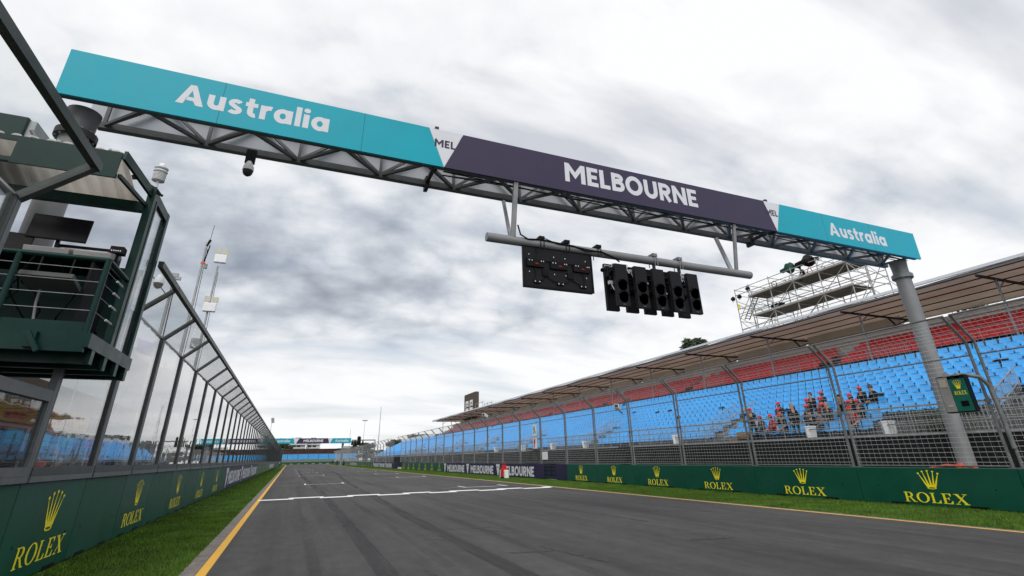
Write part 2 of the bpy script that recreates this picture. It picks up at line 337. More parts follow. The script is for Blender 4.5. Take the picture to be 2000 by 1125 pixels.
def sans(T=.22):
    h = T/2; g = {}
    g['M'] = G(1.08, polys=[[(0, 0), (0, 1), (.22, 1), (.54, .56), (.86, 1), (1.08, 1), (1.08, 0), (1.08-T, 0), (1.08-T, .62), (.54, .2), (T, .62), (T, 0)]])
    g['E'] = G(.60, polys=[[(0, 0), (0, 1), (.6, 1), (.6, 1-T*.9), (T, 1-T*.9), (T, .5+T*.42), (.54, .5+T*.42), (.54, .5-T*.42), (T, .5-T*.42), (T, T*.9), (.6, T*.9), (.6, 0)]])
    g['L'] = G(.56, polys=[[(0, 0), (0, 1), (T, 1), (T, T*.9), (.56, T*.9), (.56, 0)]])
    g['B'] = G(.70, [[(h*.5, 1-h)]+[(.38, 1-h)]+arc(.38, .745, .19, .255-h, 90, -90)[1:]+[(h*.5, .49+h*.2)], [(h*.5, .51)]+[(.42, .51)]+arc(.42, .255+h*.5, .20, .255-h*.5, 90, -90)[1:]+[(h*.5, h)], [(h, 0), (h, 1)]], T=T*.92)
    g['O'] = G(1.0, [arc(.5, .5, .5-h, .53-h, 0, 360, 28)], T=T)
    g['U'] = G(.80, [[(h, 1)]+arc(.4, .40, .4-h, .42-h, 180, 360, 14)+[(.8-h, 1)]], T=T)
    g['R'] = G(.74, [[(h*.5, 1-h)]+[(.40, 1-h)]+arc(.40, .68, .21, .32-h, 90, -90)[1:]+[(h*.5, .36+h)], [(h, 0), (h, 1)], [(.36, .42), (.62, 0)]], T=T*.95)
    g['N'] = G(.86, polys=[[(0, 0), (0, 1), (T*.95, 1), (.86-T, .40), (.86-T, 1), (.86, 1), (.86, 0), (.86-T*.95, 0), (T, .60), (T, 0)]])
    g['A'] = G(.96, polys=[[(0, 0), (.37, 1), (.59, 1), (.96, 0), (.96-T*1.1, 0), (.83-T*1.05, .2), (.30, .2), (.30+.07, .38), (.59, .38), (.48, .72), (T*1.1, 0)]])
    x = .72
    bowl = arc(.34, x/2, .34-h*.9, x/2-h*.85+.01, 0, 360, 24)
    g['a'] = G(.72, [bowl, [(.72-h, 0), (.72-h, x)]], T=T*.96)
    g['u'] = G(.64, [[(h, x)]+arc(.32, .31, .32-h, .31-h*.9, 180, 360, 12), [(.64-h, 0), (.64-h, x)]], T=T*.96)
    g['s'] = G(.52, [arc(.27, .53, .17, .19-h*.55, 25, 240, 12)+arc(.25, .20, .18, .20-h*.6, 70, -150, 12)], T=T*.84)
    g['t'] = G(.46, [[(.2, .95), (.2, .26)]+arc(.36, .24, .16, .15, 180, 290, 8)[1:], [(0, x-.10), (.46, x-.10)]], T=T*.9)
    g['r'] = G(.44, [[(h, 0), (h, x)], arc(.37, .34, .26, .29, 165, 75, 8)], T=T*.96)
    g['l'] = G(.22, [[(h, 0), (h, 1.04)]], T=T*.95)
    g['i'] = G(.24, [[(.12, 0), (.12, x)]], [arc(.12, .93, .135, .125, 0, 345, 16)], T=T*1.0)
    return g
def serif():
    g = {}; a, b, q = .17, .07, .055
    g['R'] = G(.86, polys=[[(.08, q), (.08, 1-q), (.08+a, 1-q), (.08+a, q)], [(0, 0), (0, q), (.36, q), (.36, 0)], [(0, 1-q), (0, 1), (.30, 1), (.30, 1-q)],
        [(.25, 1), (.44, 1)]+arc(.44, .74, .27, .26, 85, -90, 10)+[(.25, .48), (.25, .48+b), (.42, .48+b)]+arc(.42, .74, .10, .20, -85, 85, 8)+[(.25, 1-b)],
        [(.36, .49), (.53, .49), (.80, q), (.92, q), (.92, 0), (.66, 0)]])
    o = arc(.5, .5, .5, .52, 0, 360, 30); i = arc(.5, .5, .31, .46, 0, 360, 30)
    g['O'] = (1.0, [[[o[k], o[k+1], i[k+1], i[k]] for k in range(30)]])
    g['L'] = G(.76, polys=[[(.09, q), (.09, 1-q), (.09+a, 1-q), (.09+a, q)], [(0, 1-q), (0, 1), (.36, 1), (.36, 1-q)], [(0, 0), (0, q), (.52, q), (.66, .30), (.72, .30), (.72, 0)]])
    g['E'] = G(.78, polys=[[(.09, q), (.09, 1-q), (.09+a, 1-q), (.09+a, q)], [(0, 1), (.68, 1), (.68, .74), (.62, .74), (.52, 1-q), (0, 1-q)], [(0, 0), (0, q), (.54, q), (.68, .30), (.74, .30), (.72, 0)], [(.2, .48), (.2, .54), (.44, .54), (.48, .64), (.53, .64), (.53, .38), (.48, .38), (.44, .48)]])
    g['X'] = G(.98, polys=[[(.08, 1), (.30, 1), (.92, 0), (.70, 0)], [(.78, .96), (.85, .96), (.17, .04), (.10, .04)], [(0, 1-q), (0, 1), (.38, 1), (.38, 1-q)], [(.62, 1-q), (.62, 1), (.96, 1), (.96, 1-q)], [(0, 0), (0, q), (.34, q), (.34, 0)], [(.58, 0), (.58, q), (1.0, q), (1.0, 0)]])
    return g
SANS, SERIF = sans(.235), serif(); SANST = sans(.17)
def word(mb, text, font, F, u0, u1, v0, cap, d=.003, gap=.10):
    """lay the letters from u0 to u1 with baseline v0; overlapping strokes are set 0.3 mm proud of each other"""
    wd = sum(font[c][0] for c in text)+gap*(len(text)-1); k = (u1-u0)/wd; x = 0
    for c in text:
        w, layers = font[c]
        for li, lay in enumerate(layers):
            for poly in lay: mb.flat([(u0+(x+px)*k, v0+py*cap) for px, py in poly], d+li*.0005, F)
        x += w+gap
    return mb
def crown(mb, F, uc, v0, w, h, d=.003):
    """five tapering prongs with balls on an open oval base"""
    tips = [(-.47, .86), (-.25, .96), (0, 1.0), (.25, .96), (.47, .86)]; base = [(-.20, .19), (-.11, .17), (0, .165), (.11, .17), (.20, .19)]
    for i, ((tx, ty), (bx, by)) in enumerate(zip(tips, base)):
        hw = .052
        mb.flat([(uc+(tx-.012)*w, v0+ty*h), (uc+(bx-hw)*w, v0+by*h), (uc+(bx+hw)*w, v0+by*h), (uc+(tx+.012)*w, v0+ty*h)], d+.0006*(i % 2), F)
        mb.flat([(uc+(tx+.055*math.cos(t))*w, v0+(ty+.045*math.sin(t))*h) for t in [k*math.pi/6 for k in range(12)]], d+.0016, F)
    mb.flat([(uc+x*w, v0+y*h) for x, y in ((-.252, .20), (-.222, .112), (.222, .112), (.252, .20), (.1, .24), (-.1, .24))], d+.0022, F)
    o = arc(0, .07, .225, .07, 0, 360, 20); i = arc(0, .07, .15, .035, 0, 360, 20)
    for k in range(20): mb.flat([(uc+x*w, v0+y*h) for x, y in (o[k], o[k+1], i[k+1], i[k])], d+.0028, F)
    return mb
def mbl(loc):
    m = MB(); m.T = Matrix.Translation(-Vector(loc)); return m
def sheet(name, x0, x1, y0, y1, z, m, kind='structure', ny=1):
    b = MB(); b.add([(x0, y0, z), (x1, y0, z), (x1, y1, z), (x0, y1, z)], [(0, 1, 2, 3)])
    return tag(b.build(name, m), kind=kind)
# ================================================================ ground, track and markings
GRASSD = mat('grass_soil', (.042, .090, .010), .9, 0, .4, 1.1, bump=.6, bs=35, dirt=.5, dcol=(.075, .080, .028), vs2=.55)
GROUND = mat('ground', (.10, .11, .085), .95, 0, .3, .2)
GUTTER = mat('gutter_concrete', (.20, .18, .165), .9, 0, .3, 8, bump=.4, bs=50, dirt=.6, dcol=(.08, .07, .06))
PITASPH = mat('pit_asphalt', (.10, .10, .10), .85, 0, .2, 3)
sheet('ground', -3000, 3000, -400, 5000, -.04, GROUND)
sheet('race_track', -1.12, 13.95, -25, 292, 0, ASPH)
sheet('race_track', 13.95, 60, 250, 292, 0, ASPH)
sheet('gutter', -1.36, -1.12, -25, 292, .004, GUTTER)
sheet('gutter', 13.95, 14.12, -25, 250, .004, GUTTER)
sheet('grass_verge', -3.7, -1.36, -25, 292, .0, GRASSD)
sheet('grass_verge', 14.12, 18.2, -25, 250, .0, GRASSD)
sheet('pit_lane', -40, -3.7, -30, 330, -.004, PITASPH)
sheet('concourse', 18.2, 80, -30, 249, -.004, CONC)
sheet('edge_line', -1.11, -.96, -25, 285, .005, PAINTY)
sheet('edge_line', 13.83, 13.94, -25, 249, .005, PAINTY)
b = MB(); rnd = random.Random(3)
x = -.95; row = 0
while x < 13.8:
    L = min(1.2+rnd.random()*.25, 13.8-x); y = 27.25+(.55 if row else 0)
    b.add([(x-.10, y, .006), (x+L+.10, y, .006), (x+L+.10, y+.62, .006), (x-.10, y+.62, .006)], [(0, 1, 2, 3)]); x += L; row ^= 1
b2 = b
tag(b.build('start_line', PAINTW), kind='structure')
b = MB(); o = MB()
def strip(m, x0, y0, x1, y1, w, z=.006):
    d = Vector((x1-x0, y1-y0, 0)).normalized(); n = Vector((-d.y, d.x, 0))*w/2; p, q = Vector((x0, y0, z)), Vector((x1, y1, z))
    m.add([p-n, q-n, q+n, p+n], [(0, 1, 2, 3)])
gy = 44.
for k in range(12):                                                # staggered grid boxes, alternating sides
    side = 0 if k % 2 == 0 else 1
    xs = (1.25, 4.05) if side == 0 else (9.7, 12.4)
    y = gy+8*k if k else 43.
    if side: y -= 0
    yy = [43, 31, 68, 52, 84, 66, 100, 84, 116, 100, 132, 116][k]
    strip(b, xs[0], yy, xs[1], yy, .16); strip(b, xs[0]+.06, yy+.09, xs[0]+.06, yy+1.6, .12, .0065); strip(b, xs[1]-.06, yy+.09, xs[1]-.06, yy+1.6, .12, .0065)
    if side == 0: strip(o, -.5, yy-.02, 1.15, yy-.02, .12)
    else: strip(o, 8.4, yy, 9.6, yy, .14)
tag(b.build('grid_box', PAINTW), kind='structure'); tag(o.build('grid_marker', PAINTO), kind='structure')
b = MB()
def trail(pts, w):
    P = [Vector((x, y, .0045)) for x, y in pts]; vs = []
    for i, p in enumerate(P):
        d = (P[min(i+1, len(P)-1)]-P[max(i-1, 0)]).normalized(); n = Vector((-d.y, d.x, 0))*w/2; vs += [p-n, p+n]
    b.add(vs, [(2*i, 2*i+1, 2*i+3, 2*i+2) for i in range(len(P)-1)])
trail([(1.6, 8), (1.66, 13), (1.74, 20), (1.83, 30), (1.7, 45), (1.6, 68), (1.62, 110)], .34)
for z in (0,): trail([(3.42, 7.5), (3.47, 11.3), (3.55, 17), (3.89, 27), (4.4, 45), (6.0, 75), (7, 110)], .36)
tag(b.build('tyre_mark', SKID), kind='structure'); b = MB()
for x0_, x1_, y0_, y1_, w_ in ((2.6, 2.9, 9, 60, .22), (5.2, 5.9, 12, 70, .26), (.55, .75, 6, 40, .20), (7.4, 8.3, 16, 55, .24), (9.3, 9.9, 10, 45, .22), (6.6, 6.8, 9, 22, .18), (11.6, 11.9, 14, 60, .26), (4.4, 4.55, 5, 16, .25)):
    trail([(x0_+(x1_-x0_)*q/7+.03*math.sin(q+x0_), y0_+(y1_-y0_)*q/7) for q in range(8)], w_)
tag(b.build('tyre_mark', SKIDF), kind='structure')
b = MB()
for a in (((8.42, 17.9), (8.75, 12.2), .16), ((3.6, 13.5), (4.95, 13.2), .13), ((4.4, 13.1), (5.0, 12.1), .12), ((3.9, 9.72), (4.72, 9.55), .13), ((4.7, 10.2), (5.0, 8.2), .10), ((2.9, 12.1), (3.3, 12.0), .1), ((7.6, 9.3), (8.6, 9.1), .12), ((6.5, 20.5), (7.5, 20.3), .14), ((10.2, 14.5), (11.8, 13.2), .12), ((2.2, 9.0), (2.3, 6.2), .10)):
    strip(b, *a[0], *a[1], a[2], .005)
tag(b.build('tar_seam', PATCH), kind='structure')
# grass blades: one mass on both verges
def blades(n, x0, x1, y0, y1, seed, hmax, dens):
    g = np.random.default_rng(seed); t = g.random(n)**dens
    x = x0+(x1-x0)*g.random(n); y = y0+(y1-y0)*t; a = g.random(n)*6.283; h = hmax*(.45+.75*g.random(n)); w = .0035+.0035*g.random(n)+.0006*y*.35
    lx = (g.random(n)-.5)*h*1.1; ly = (g.random(n)-.5)*h*1.1
    P = np.empty((n, 3, 3)); P[:, 0] = np.c_[x-w*np.cos(a), y-w*np.sin(a), np.zeros(n)]; P[:, 1] = np.c_[x+w*np.cos(a), y+w*np.sin(a), np.zeros(n)]; P[:, 2] = np.c_[x+lx, y+ly, h]
    return P.reshape(-1, 3)
V = np.concatenate([blades(70000, -3.53, -1.34, 2.5, 22, 1, .05, 1.6), blades(26000, -3.53, -1.34, 20, 60, 2, .05, 1.3), blades(60000, 14.10, 17.88, 5.5, 26, 3, .05, 1.2), blades(30000, 14.10, 17.88, 25, 70, 4, .05, 1.2), blades(16000, -3.53, -1.34, 58, 150, 5, .06, 1.2), blades(16000, 14.10, 17.88, 68, 160, 6, .06, 1.2)])
me = bpy.data.meshes.new('grass'); nt_ = len(V)//3
me.vertices.add(len(V)); me.vertices.foreach_set('co', V.ravel()); me.loops.add(len(V)); me.loops.foreach_set('vertex_index', np.arange(len(V)))
me.polygons.add(nt_); me.polygons.foreach_set('loop_start', np.arange(0, len(V), 3)); me.update(calc_edges=True)
GRASS = mat('grass_blade', (.070, .145, .012), .6, 0, .45, 1.1, dirt=.45, dcol=(.12, .15, .030), vs2=.45)
me.materials.append(GRASS); o = bpy.data.objects.new('grass', me); COL.objects.link(o); tag(o, kind='stuff')

# ================================================================ barriers
def barrier(side, yc, L, style, label, near=True, group=None):
    """one concrete barrier block with the sheet on its face; side +1 is the right of the track"""
    H = 1.05 if side > 0 else 1.38
    t = thing('barrier_block', label, 'barrier', (17.9 if side > 0 else -3.55, yc, 0), group)
    m = {'green': BGREEN, 'navy': NAVY, 'greenplain': BGREEN_E}[style.split('+')[0]]
    b = MB(); b.lim(0, .55*side, -L/2+.008, L/2-.008, .02, H); b.build('block', m, t, bevel=.012 if near else 0)
    F = frame((0, 0, 0), (0, -side, 0), (0, 0, 1))
    if near:
        b = MB()
        for yy in (-L*.24, L*.24): b = MB(); b.lim(-.005*side, .1*side, yy-.24, yy+.24, .012, .075); b.build('fork_slot', BLACK, t)
    if near and side*yc > -30 and style.startswith('green'):
        for q_ in (-1, 1): b = MB(); b.lathe([(.022, -.004), (.022, .004)], 10, (0, q_*L*.36, .52), Matrix.Rotation(R(90), 4, 'Y')); b.build('fixing_hole', BLACK, t)
    k = L/4.35
    if 'crown' in style:
        e = MB(); w = MB()
        if side > 0: crown(e, F, 0, .47, .58*min(1, k), .50); word(w, 'ROLEX', SERIF, F, -.86*min(1, k), .86*min(1, k), .10, .27)
        else: crown(e, F, .13, .62, .66, .58); word(w, 'ROLEX', SERIF, F, -.80, 1.08, .20, .29)
        e.build('emblem', YEL, t); w.build('lettering', YEL, t)
    if 'name' in style:
        w = MB(); e = MB(); u = MB()
        if side > 0:
            e.flat([(-L*.46, .98), (-L*.46+.98, .98), (-L*.46+.60, .05), (-L*.46+.40, .05)], .003, F); word(u, 'MEL', SANST, F, -L*.46+.24, -L*.46+.74, .66, .13, .005)
            word(w, 'MELBOURNE', SANS, F, -L*.46+1.55, L*.46, .12, .72)
        else:
            e.flat([(-L*.46, 1.28), (-L*.46+1.3, 1.28), (-L*.46+.78, .15), (-L*.46+.52, .15)], .003, F); word(u, 'MEL', SANST, F, -L*.46+.3, -L*.46+1.0, .82, .17, .005)
            word(w, 'MELBOURNE', SANS, F, -L*.46+1.8, L*.46, .28, .80)
        e.build('emblem', WHITE, t); u.build('emblem_lettering', NAVY, t); w.build('lettering', WHITE, t)
    return t
RB = [-9, -4.6, -.3, 4.0, 8.35, 12.8, 17.2, 21.6, 25.8, 29.75, 33.65]
names = {8.35: 'largest', 12.8: 'second', 17.2: 'third', 21.6: 'fourth', 25.8: 'fifth', 29.75: 'sixth'}
for a, c in zip(RB[2:-1], RB[3:]):
    lab = {-.3: 'green barrier block beside the track, cut by the right edge of the view', 4.0: 'green barrier block beside the leaning grey column, at the right edge of the view'}.get(a) or \
        f'green barrier with yellow crown and name, {names[a]} of six nearest on the right'
    barrier(1, (a+c)/2, c-a, 'green' if a < 0 else 'green+crown', lab)
barrier(1, 34.5, 1.7, 'navy', 'short plain navy barrier just left of the nearest run of green blocks on the right')
barrier(1, 38.1, 1.4, 'navy', 'short plain navy barrier on the far side of the gate in the right wall')
for i in range(3):
    barrier(1, 43.4+9.2*i, 9.2, 'navy+name', f'long navy barrier with white city name right of the track, {["nearest", "middle", "farthest"][i]} of three')
def run(side, y0, y1, n, style, label, group):
    L = (y1-y0)/n
    for i in range(n): barrier(side, y0+L*(i+.5), L, style, label.format(ORD[i]), False, group)
run(1, 66.4, 93.5, 7, 'green+crown', 'green crowned barrier block on the right beyond the three navy ones, {} counting away', 'crowned barriers right of the track')
barrier(1, 101.5, 3, 'navy', 'plain navy barrier block at the second gap of the right wall', False)
run(1, 103, 128.2, 3, 'navy+name', 'navy name barrier in the second far group right of the track, {} counting away', 'far name barriers')
run(1, 128.2, 161, 7, 'green+crown', 'tiny green crowned barrier in the second far run right of the track, {} counting away', 'far crowned barriers')
run(1, 161, 179, 3, 'navy+name', 'tiny navy name barrier in the third far group right of the track, {} counting away', 'farthest name barriers')
run(1, 179, 196, 4, 'green+crown', 'tiny green barrier past the third name group right of the track, {} counting away', 'far green barriers')
run(1, 201, 246, 8, 'green', 'plain far green barrier near the bend on the right, {} counting away', 'far plain barriers')
for i, k in enumerate(range(-3, 8)):
    y0 = 12.9+2.8*(k-1)
    crowned = k % 2 == 0
    lab = f'green pit wall block with yellow crown and name, {ORD[k//2]} from the left edge' if crowned and k >= 0 else (f'plain green pit wall block just beyond the {ORD[(k-1)//2]} crowned one' if k >= 1 else f'plain green pit wall block at the left edge, {ORD[k+3]} along')
    if y0+2.8 > 38.2: break
    barrier(-1, y0+1.4, 2.8, 'green+crown' if crowned else 'greenplain', lab)
for y0 in (32.5, 35.3): barrier(-1, y0+1.4, 2.8, 'green+crown' if y0 < 34 else 'greenplain', 'green pit wall block with crown, last before the navy banners' if y0 < 34 else 'plain green pit wall block touching the navy banners')
for i in range(3): barrier(-1, 38.1+11.8*(i+.5), 11.8, 'navy+name', f'navy pit wall banner with white city name, {["nearest", "middle", "farthest"][i]} of three on the left')
run(-1, 73.5, 118, 8, 'green+crown', 'green crowned pit wall block past the navy banners on the left, {} counting away', 'far crowned pit wall blocks')
run(-1, 118, 153, 3, 'navy+name', 'far navy pit wall banner under the glass fence, {} counting away', 'far navy pit wall banners')
run(-1, 153, 285, 12, 'greenplain', 'far plain green pit wall block under the glass fence, {} counting away', 'far plain pit wall blocks')
for i in range(12):
    x0 = -4+3.4*i
    t = thing('barrier_block', f'tiny green barrier across the far end of the straight, {ORD[i]} from the left', 'barrier', (x0+1.7, 290, 0), 'barriers across the far end')
    b = MB(); b.lim(-1.68, 1.68, 0, .5, 0, 1.1); b.build('block', BGREEN, t)
    w = MB(); word(w, 'ROLEX', SERIF, frame((0, 0, 0), (1, 0, 0), (0, 0, 1)), -.8, .8, .15, .3); w.build('lettering', YEL, t)
# gate in the right wall
t = thing('barrier_gate', 'dark blue slatted gate in the right wall, beside the nearest navy name barrier', 'gate', (17.95, 36.4, 0))
b = MB(); b.lim(0, .05, -1.0, 1.0, .05, 1.0); b.build('gate_panel', mat('gate_blue', (.010, .013, .035), .5), t)
b = MB(); [b.lim(-.04, 0, -1.0, 1.0, z, z+.07) for z in (.12, .40, .68, .92)]; [b.lim(-.041, -.001, y-.04, y+.04, .05, 1.02) for y in (-.97, 0, .97)]
b.build('gate_frame', mat('gate_frame_blue', (.022, .028, .06), .5), t)

# ================================================================ wire debris fence on the right wall
def fence_proto():
    L = 4.2; t = thing('debris_fence_panel', 'x', 'fence panel', (18.0, 0, 1.05))
    prof = [(0, 0), (0, 3.38), (-.75, 4.10)]
    for y in (.10, L-.10):
        b = MB(); b.tube([(0, y, 0), (0, y, 3.34), (-.03, y, 3.42), (-.75, y, 4.12)], .042, 8); b.lim(-.09, .09, y-.08, y+.08, 0, .025); b.lim(-.055, .055, y-.055, y+.055, 1.70, 1.80); b.build('post', GALVD, t, smooth=True)
    for x, z, r in ((0, .06, .022), (0, 1.76, .02), (0, 3.02, .022), (-.75, 4.11, .028)):
        b = MB(); b.tube([(x, .1, z), (x, L-.1, z)], r, 6); b.build('rail', GALVD, t)
    b = MB(); z = .16
    while z < 3.36: b.tube([(-.03, .1, z), (-.03, L-.1, z)], .0056, 3, False); z += .132
    for k in range(1, 8): b.tube([(-.03-.72*k/8, .1, 3.40+.70*k/8), (-.03-.72*k/8, L-.1, 3.40+.70*k/8)], .005, 3, False)
    y = .2
    while y < L-.12: b.tube([(-.034, y, .06), (-.034, y, 3.40), (-.75, y, 4.10)], .0024, 3, False); y += .165
    b.build('wire_mesh', WIRE, t)
    return t
fp = fence_proto()
FB = [-.3, 4.0, 8.35, 12.8, 17.2, 21.6, 25.8, 29.75, 33.75, 37.9]
while FB[-1] < 92: FB.append(FB[-1]+4.12)
first = True
def fence_at(y0, y1, label, group):
    global first
    if first: o = fp; first = False; o['label'] = label; o['group'] = group
    else: o = dup(fp, label=label, group=group)
    o.location = (18.0, y0, 1.05); o.scale = (1, (y1-y0)/4.2, 1)
FG = 'wire debris fence panels along the right wall'
for i, (a, c) in enumerate(zip(FB[:-1], FB[1:])):
    lab = 'tall wire fence panel at the right edge, above the last green barrier' if i == 0 else (f'tall wire fence panel above the {names[a]} of the nearest crowned barriers on the right' if a in names else
          ('tall wire fence panel behind the green hanging light board' if a == 4.0 else f'wire fence panel farther along the right wall, {ORD[min(i-8, 19)]} past the six nearest crowned barriers'))
    fence_at(a, c, lab, FG)
y = 102.5; i = 0
while y < 244: fence_at(y, y+4.2, 'small far wire fence panel on the right beyond the gap in the fence', 'far wire fence panels'); y += 4.25; i += 1

# ================================================================ glass fence on the pit wall
def glass_panel(L=2.8, low=None, canopy=True):
    t = thing('glass_fence_panel', 'x', 'glass fence', (-3.55, 0, 1.38))
    top = low or 3.27
    if low is None:
        b = MB(); b.bar((0, 0, 0), (0, 0, top+.02), .11, .10, up=(1, 0, 0)); b.build('post', FRAME, t)
    b = MB(); b.lim(-.07, .07, .056, L-.056, 0, .085); b.build('sill', FRAME, t)
    b = MB(); b.lim(-.045, .062, .06, L-.06, .088, .21); b.lim(-.045, .048, .058, .115, .21, top); b.lim(-.045, .048, L-.115, L-.058, .21, top)
    if low: b.lim(-.045, .06, .116, L-.116, top-.16, top)
    b.build('pane_frame', FRAME if low else DARKFR, t)
    b = MB(); b.lim(-.006, .006, .115, L-.115, .21, top-(.16 if low else 0)); b.build('pane', GLASS, t)
    if low is None and canopy:
        b = MB(); b.bar((0, 0, 3.25), (.65, 0, 3.86), .10, .085, up=(0, 0, 1)); b.build('canopy_arm', DARKFR, t)
        b = MB(); b.bar((.66, -.02, 3.87), (.66, L-.022, 3.87), .09, .12); b.build('top_rail', DARKFR, t)
        b = MB(); b.bar((.02, .06, 3.275), (.02, L-.06, 3.275), .022, .03); b.build('joint_strip', ALU, t)
        F = frame((.03, 0, 3.28), (0, 1, 0), (.60, 0, .565)); b = MB(); b.prism([(.06, 0), (L-.06, 0), (L-.06, .82), (.06, .82)], -.004, .004, F); b.build('canopy_pane', CANOPY, t)
    return t
GG = 'glass fence bays along the pit wall'
gp = glass_panel()
gp['label'] = 'glass fence bay with roof pane, nearest past the green platform'; gp['group'] = GG; gp.location.y = 12.9
k = 1; y = 15.7
while y < 286:
    n = k
    dup(gp, loc=(-3.55, y, 1.38), label=f'roofed glass fence bay on the pit wall, {ORD[n]} past the green platform' if n < 14 else 'far narrow glass fence bay on the pit wall', group=GG if n < 14 else 'far glass fence bays'); y += 2.8; k += 1
# bay cut short beneath the platform, bay behind it, and the near full bay
t = thing('glass_fence_panel', 'tall glass fence bay whose near half is cut down to pass under the green platform', 'glass fence', (-3.55, 10.1, 1.38), GG)
b = MB(); b.bar((0, 0, 0), (0, 0, 1.62), .11, .10, up=(1, 0, 0)); b.build('post', FRAME, t)
b = MB(); b.lim(-.07, .07, .056, 2.744, 0, .085); b.build('sill', FRAME, t)
b = MB(); b.lim(-.045, .062, .06, 2.74, .088, .21); b.lim(-.045, .048, .058, .115, .21, 1.62); b.lim(-.045, .048, 2.685, 2.742, .21, 3.27); b.build('pane_frame', DARKFR, t)
Fp = frame((0, 0, 0), (0, 1, 0), (0, 0, 1)); b = MB(); b.prism([(.115, .21), (2.685, .21), (2.685, 3.26), (1.2, 3.26), (1.2, 1.62), (.115, 1.62)], -.006, .006, Fp); b.build('pane', GLASS, t)
Fp = frame((.03, 0, 3.28), (0, 1, 0), (.60, 0, .565)); b = MB(); b.prism([(1.2, 0), (2.74, 0), (2.74, .82), (1.2, .82)], -.004, .004, Fp); b.build('canopy_pane', CANOPY, t)
t = glass_panel(2.8, 1.28)
for k_ in t.children:
    if k_.name.startswith('pane') and 'frame' not in k_.name: k_.material_slots[0].link = 'OBJECT'; k_.material_slots[0].material = DARKG
t.location = (-3.55, 7.3, 1.38); tag(t, 'low glass fence bay with a thick top rail beneath the green platform', group=GG)
b = MB(); b.bar((0, 0, 0), (0, 0, 1.30), .11, .10, up=(1, 0, 0)); b.build('post', FRAME, t)
t = glass_panel(2.8, None, True); t.location = (-3.55, 4.5, 1.38); tag(t, 'near glass fence bay whose dark roof beam crosses the top left corner', group=GG)
[setattr(k_.material_slots[0], 'link', 'OBJECT') or setattr(k_.material_slots[0], 'material', CLEARG) for k_ in t.children if k_.name.startswith('canopy_pane')]
b = MB(); b.bar((0, 2.8, 0), (0, 2.8, 3.27), .10, .10, up=(1, 0, 0)); b.build('post', FRAME, t)
b = MB(); b.bar((0, 2.8, 3.25), (.66, 2.8, 3.87), .11, .10); b.build('canopy_arm', DARKFR, t)
b = MB(); b.bar((.66, 2.75, 3.87), (.66, 2.86, 3.87), .091, .121); b.build('rail_end', DARKFR, t)
t = thing('fence_beam', 'dark roof beam of the glass fence emerging behind the green platform', 'beam', (-2.89, 11.2, 5.25)); b = MB(); b.bar((0, 0, 0), (0, 1.66, 0), .09, .12); b.build('beam', DARKFR, t)

# ================================================================ the start gantry
GL = (0, 10.9, 0)
g = thing('start_gantry', 'steel truss gantry with teal and purple sign boards spanning the whole track', 'gantry', (8, 11.4, 0))
gl = (8, 11.4, 0)
F = frame((0, 10.9, 0), (1, 0, 0), (0, 0, 1)); F.translation -= Vector(gl)
ZB, ZT = 8.55, 9.68
def board(name, pts, m):
    b = MB(); b.prism(pts, -.06, 0, F); return b.build(name, m, g)
board('sign_board', [(-5.4, ZB), (2.695, ZB), (2.25, ZT), (-5.42, ZT)], TEAL)
board('sign_board', [(2.705, ZB), (14.49, ZB), (14.15, ZT), (3.2, ZT)], PURPLE)
board('sign_board', [(14.51, ZB), (22.32, ZB), (22.38, ZT), (14.92, ZT)], TEAL)
board('sign_wedge', [(2.7, ZB), (3.195, ZT), (2.255, ZT)], WHITE); board('sign_wedge', [(14.5, ZB), (14.915, ZT), (14.155, ZT)], WHITE)
for x0, x1, txt, f, zb, cap, m in ((-3.38, -.20, 'Australia', SANS, 8.89, .53, WHITE), (6.28, 11.12, 'MELBOURNE', SANS, 8.87, .63, WHITE), (17.22, 20.40, 'Australia', SANS, 8.83, .53, WHITE)):
    b = MB(); word(b, txt, f, F, x0, x1, zb, cap); b.build('lettering', m, g)
for x0, x1 in ((2.42, 2.98), (14.19, 14.70)):
    b = MB(); word(b, 'MEL', SANS, F, x0, x1, 9.14, .235, .004, .14); b.build('lettering', PURPLE, g)
b = MB()
for x in (-2.52, .60, 5.6, 8.75, 11.9, 17.0, 19.6): b.prism([(x, ZB), (x+.008, ZB), (x+.008, ZT), (x, ZT)], 0, .0012, F)
b.build('sign_seam', mat('seam_dark', (.01, .05, .06), .6), g)
def gm(): return mbl(gl)
b = gm(); b.lim(-5.35, 22.2, 10.97, 11.09, ZB+.01, ZB+.13); b.build('bottom_chord', TRUSS, g)
b = gm(); b.lim(-5.0, 22.0, 11.97, 12.13, ZB, ZB+.16); b.build('bottom_chord', TRUSS, g)
b = gm(); b.lim(-5.2, 22.1, 10.97, 11.09, ZT-.14, ZT-.02); b.build('top_chord', TRUSS, g)
b = gm(); b.lim(-5.0, 22.0, 11.97, 12.13, ZT-.16, ZT-.01); b.build('top_chord', TRUSS, g)
b = gm(); b.lim(-5.3, 22.2, 12.20, 12.24, ZB+.13, ZT+.02); b.build('rear_board', OFFW, g)
nodes = [-4.9+2.045*i for i in range(14)]
for i, x in enumerate(nodes):
    if x > 22: continue
    b = gm(); xn = min(x+1.022, 21.9)
    b.bar((x, 12.05, ZB+.09), (xn, 11.03, ZB+.08), .075)
    if i < 13: b.bar((min(x+2.045, 21.9), 12.05, ZB+.085), (xn, 11.03, ZB+.075), .075)
    b.bar((x, 12.05, ZB+.16), (x, 12.05, ZT-.16), .07)
    b.bar((x+.04, 12.052, ZB+.14), (min(x+1.0, 21.9), 12.052, ZT-.16), .07); b.bar((xn, 11.03, ZB+.13), (xn, 11.03, ZT-.14), .06)
    b.bar((min(x+2.0, 21.9), 12.048, ZB+.14), (min(x+1.04, 21.9), 12.048, ZT-.16), .07)
    b.build('truss_bay', TRUSS, g)
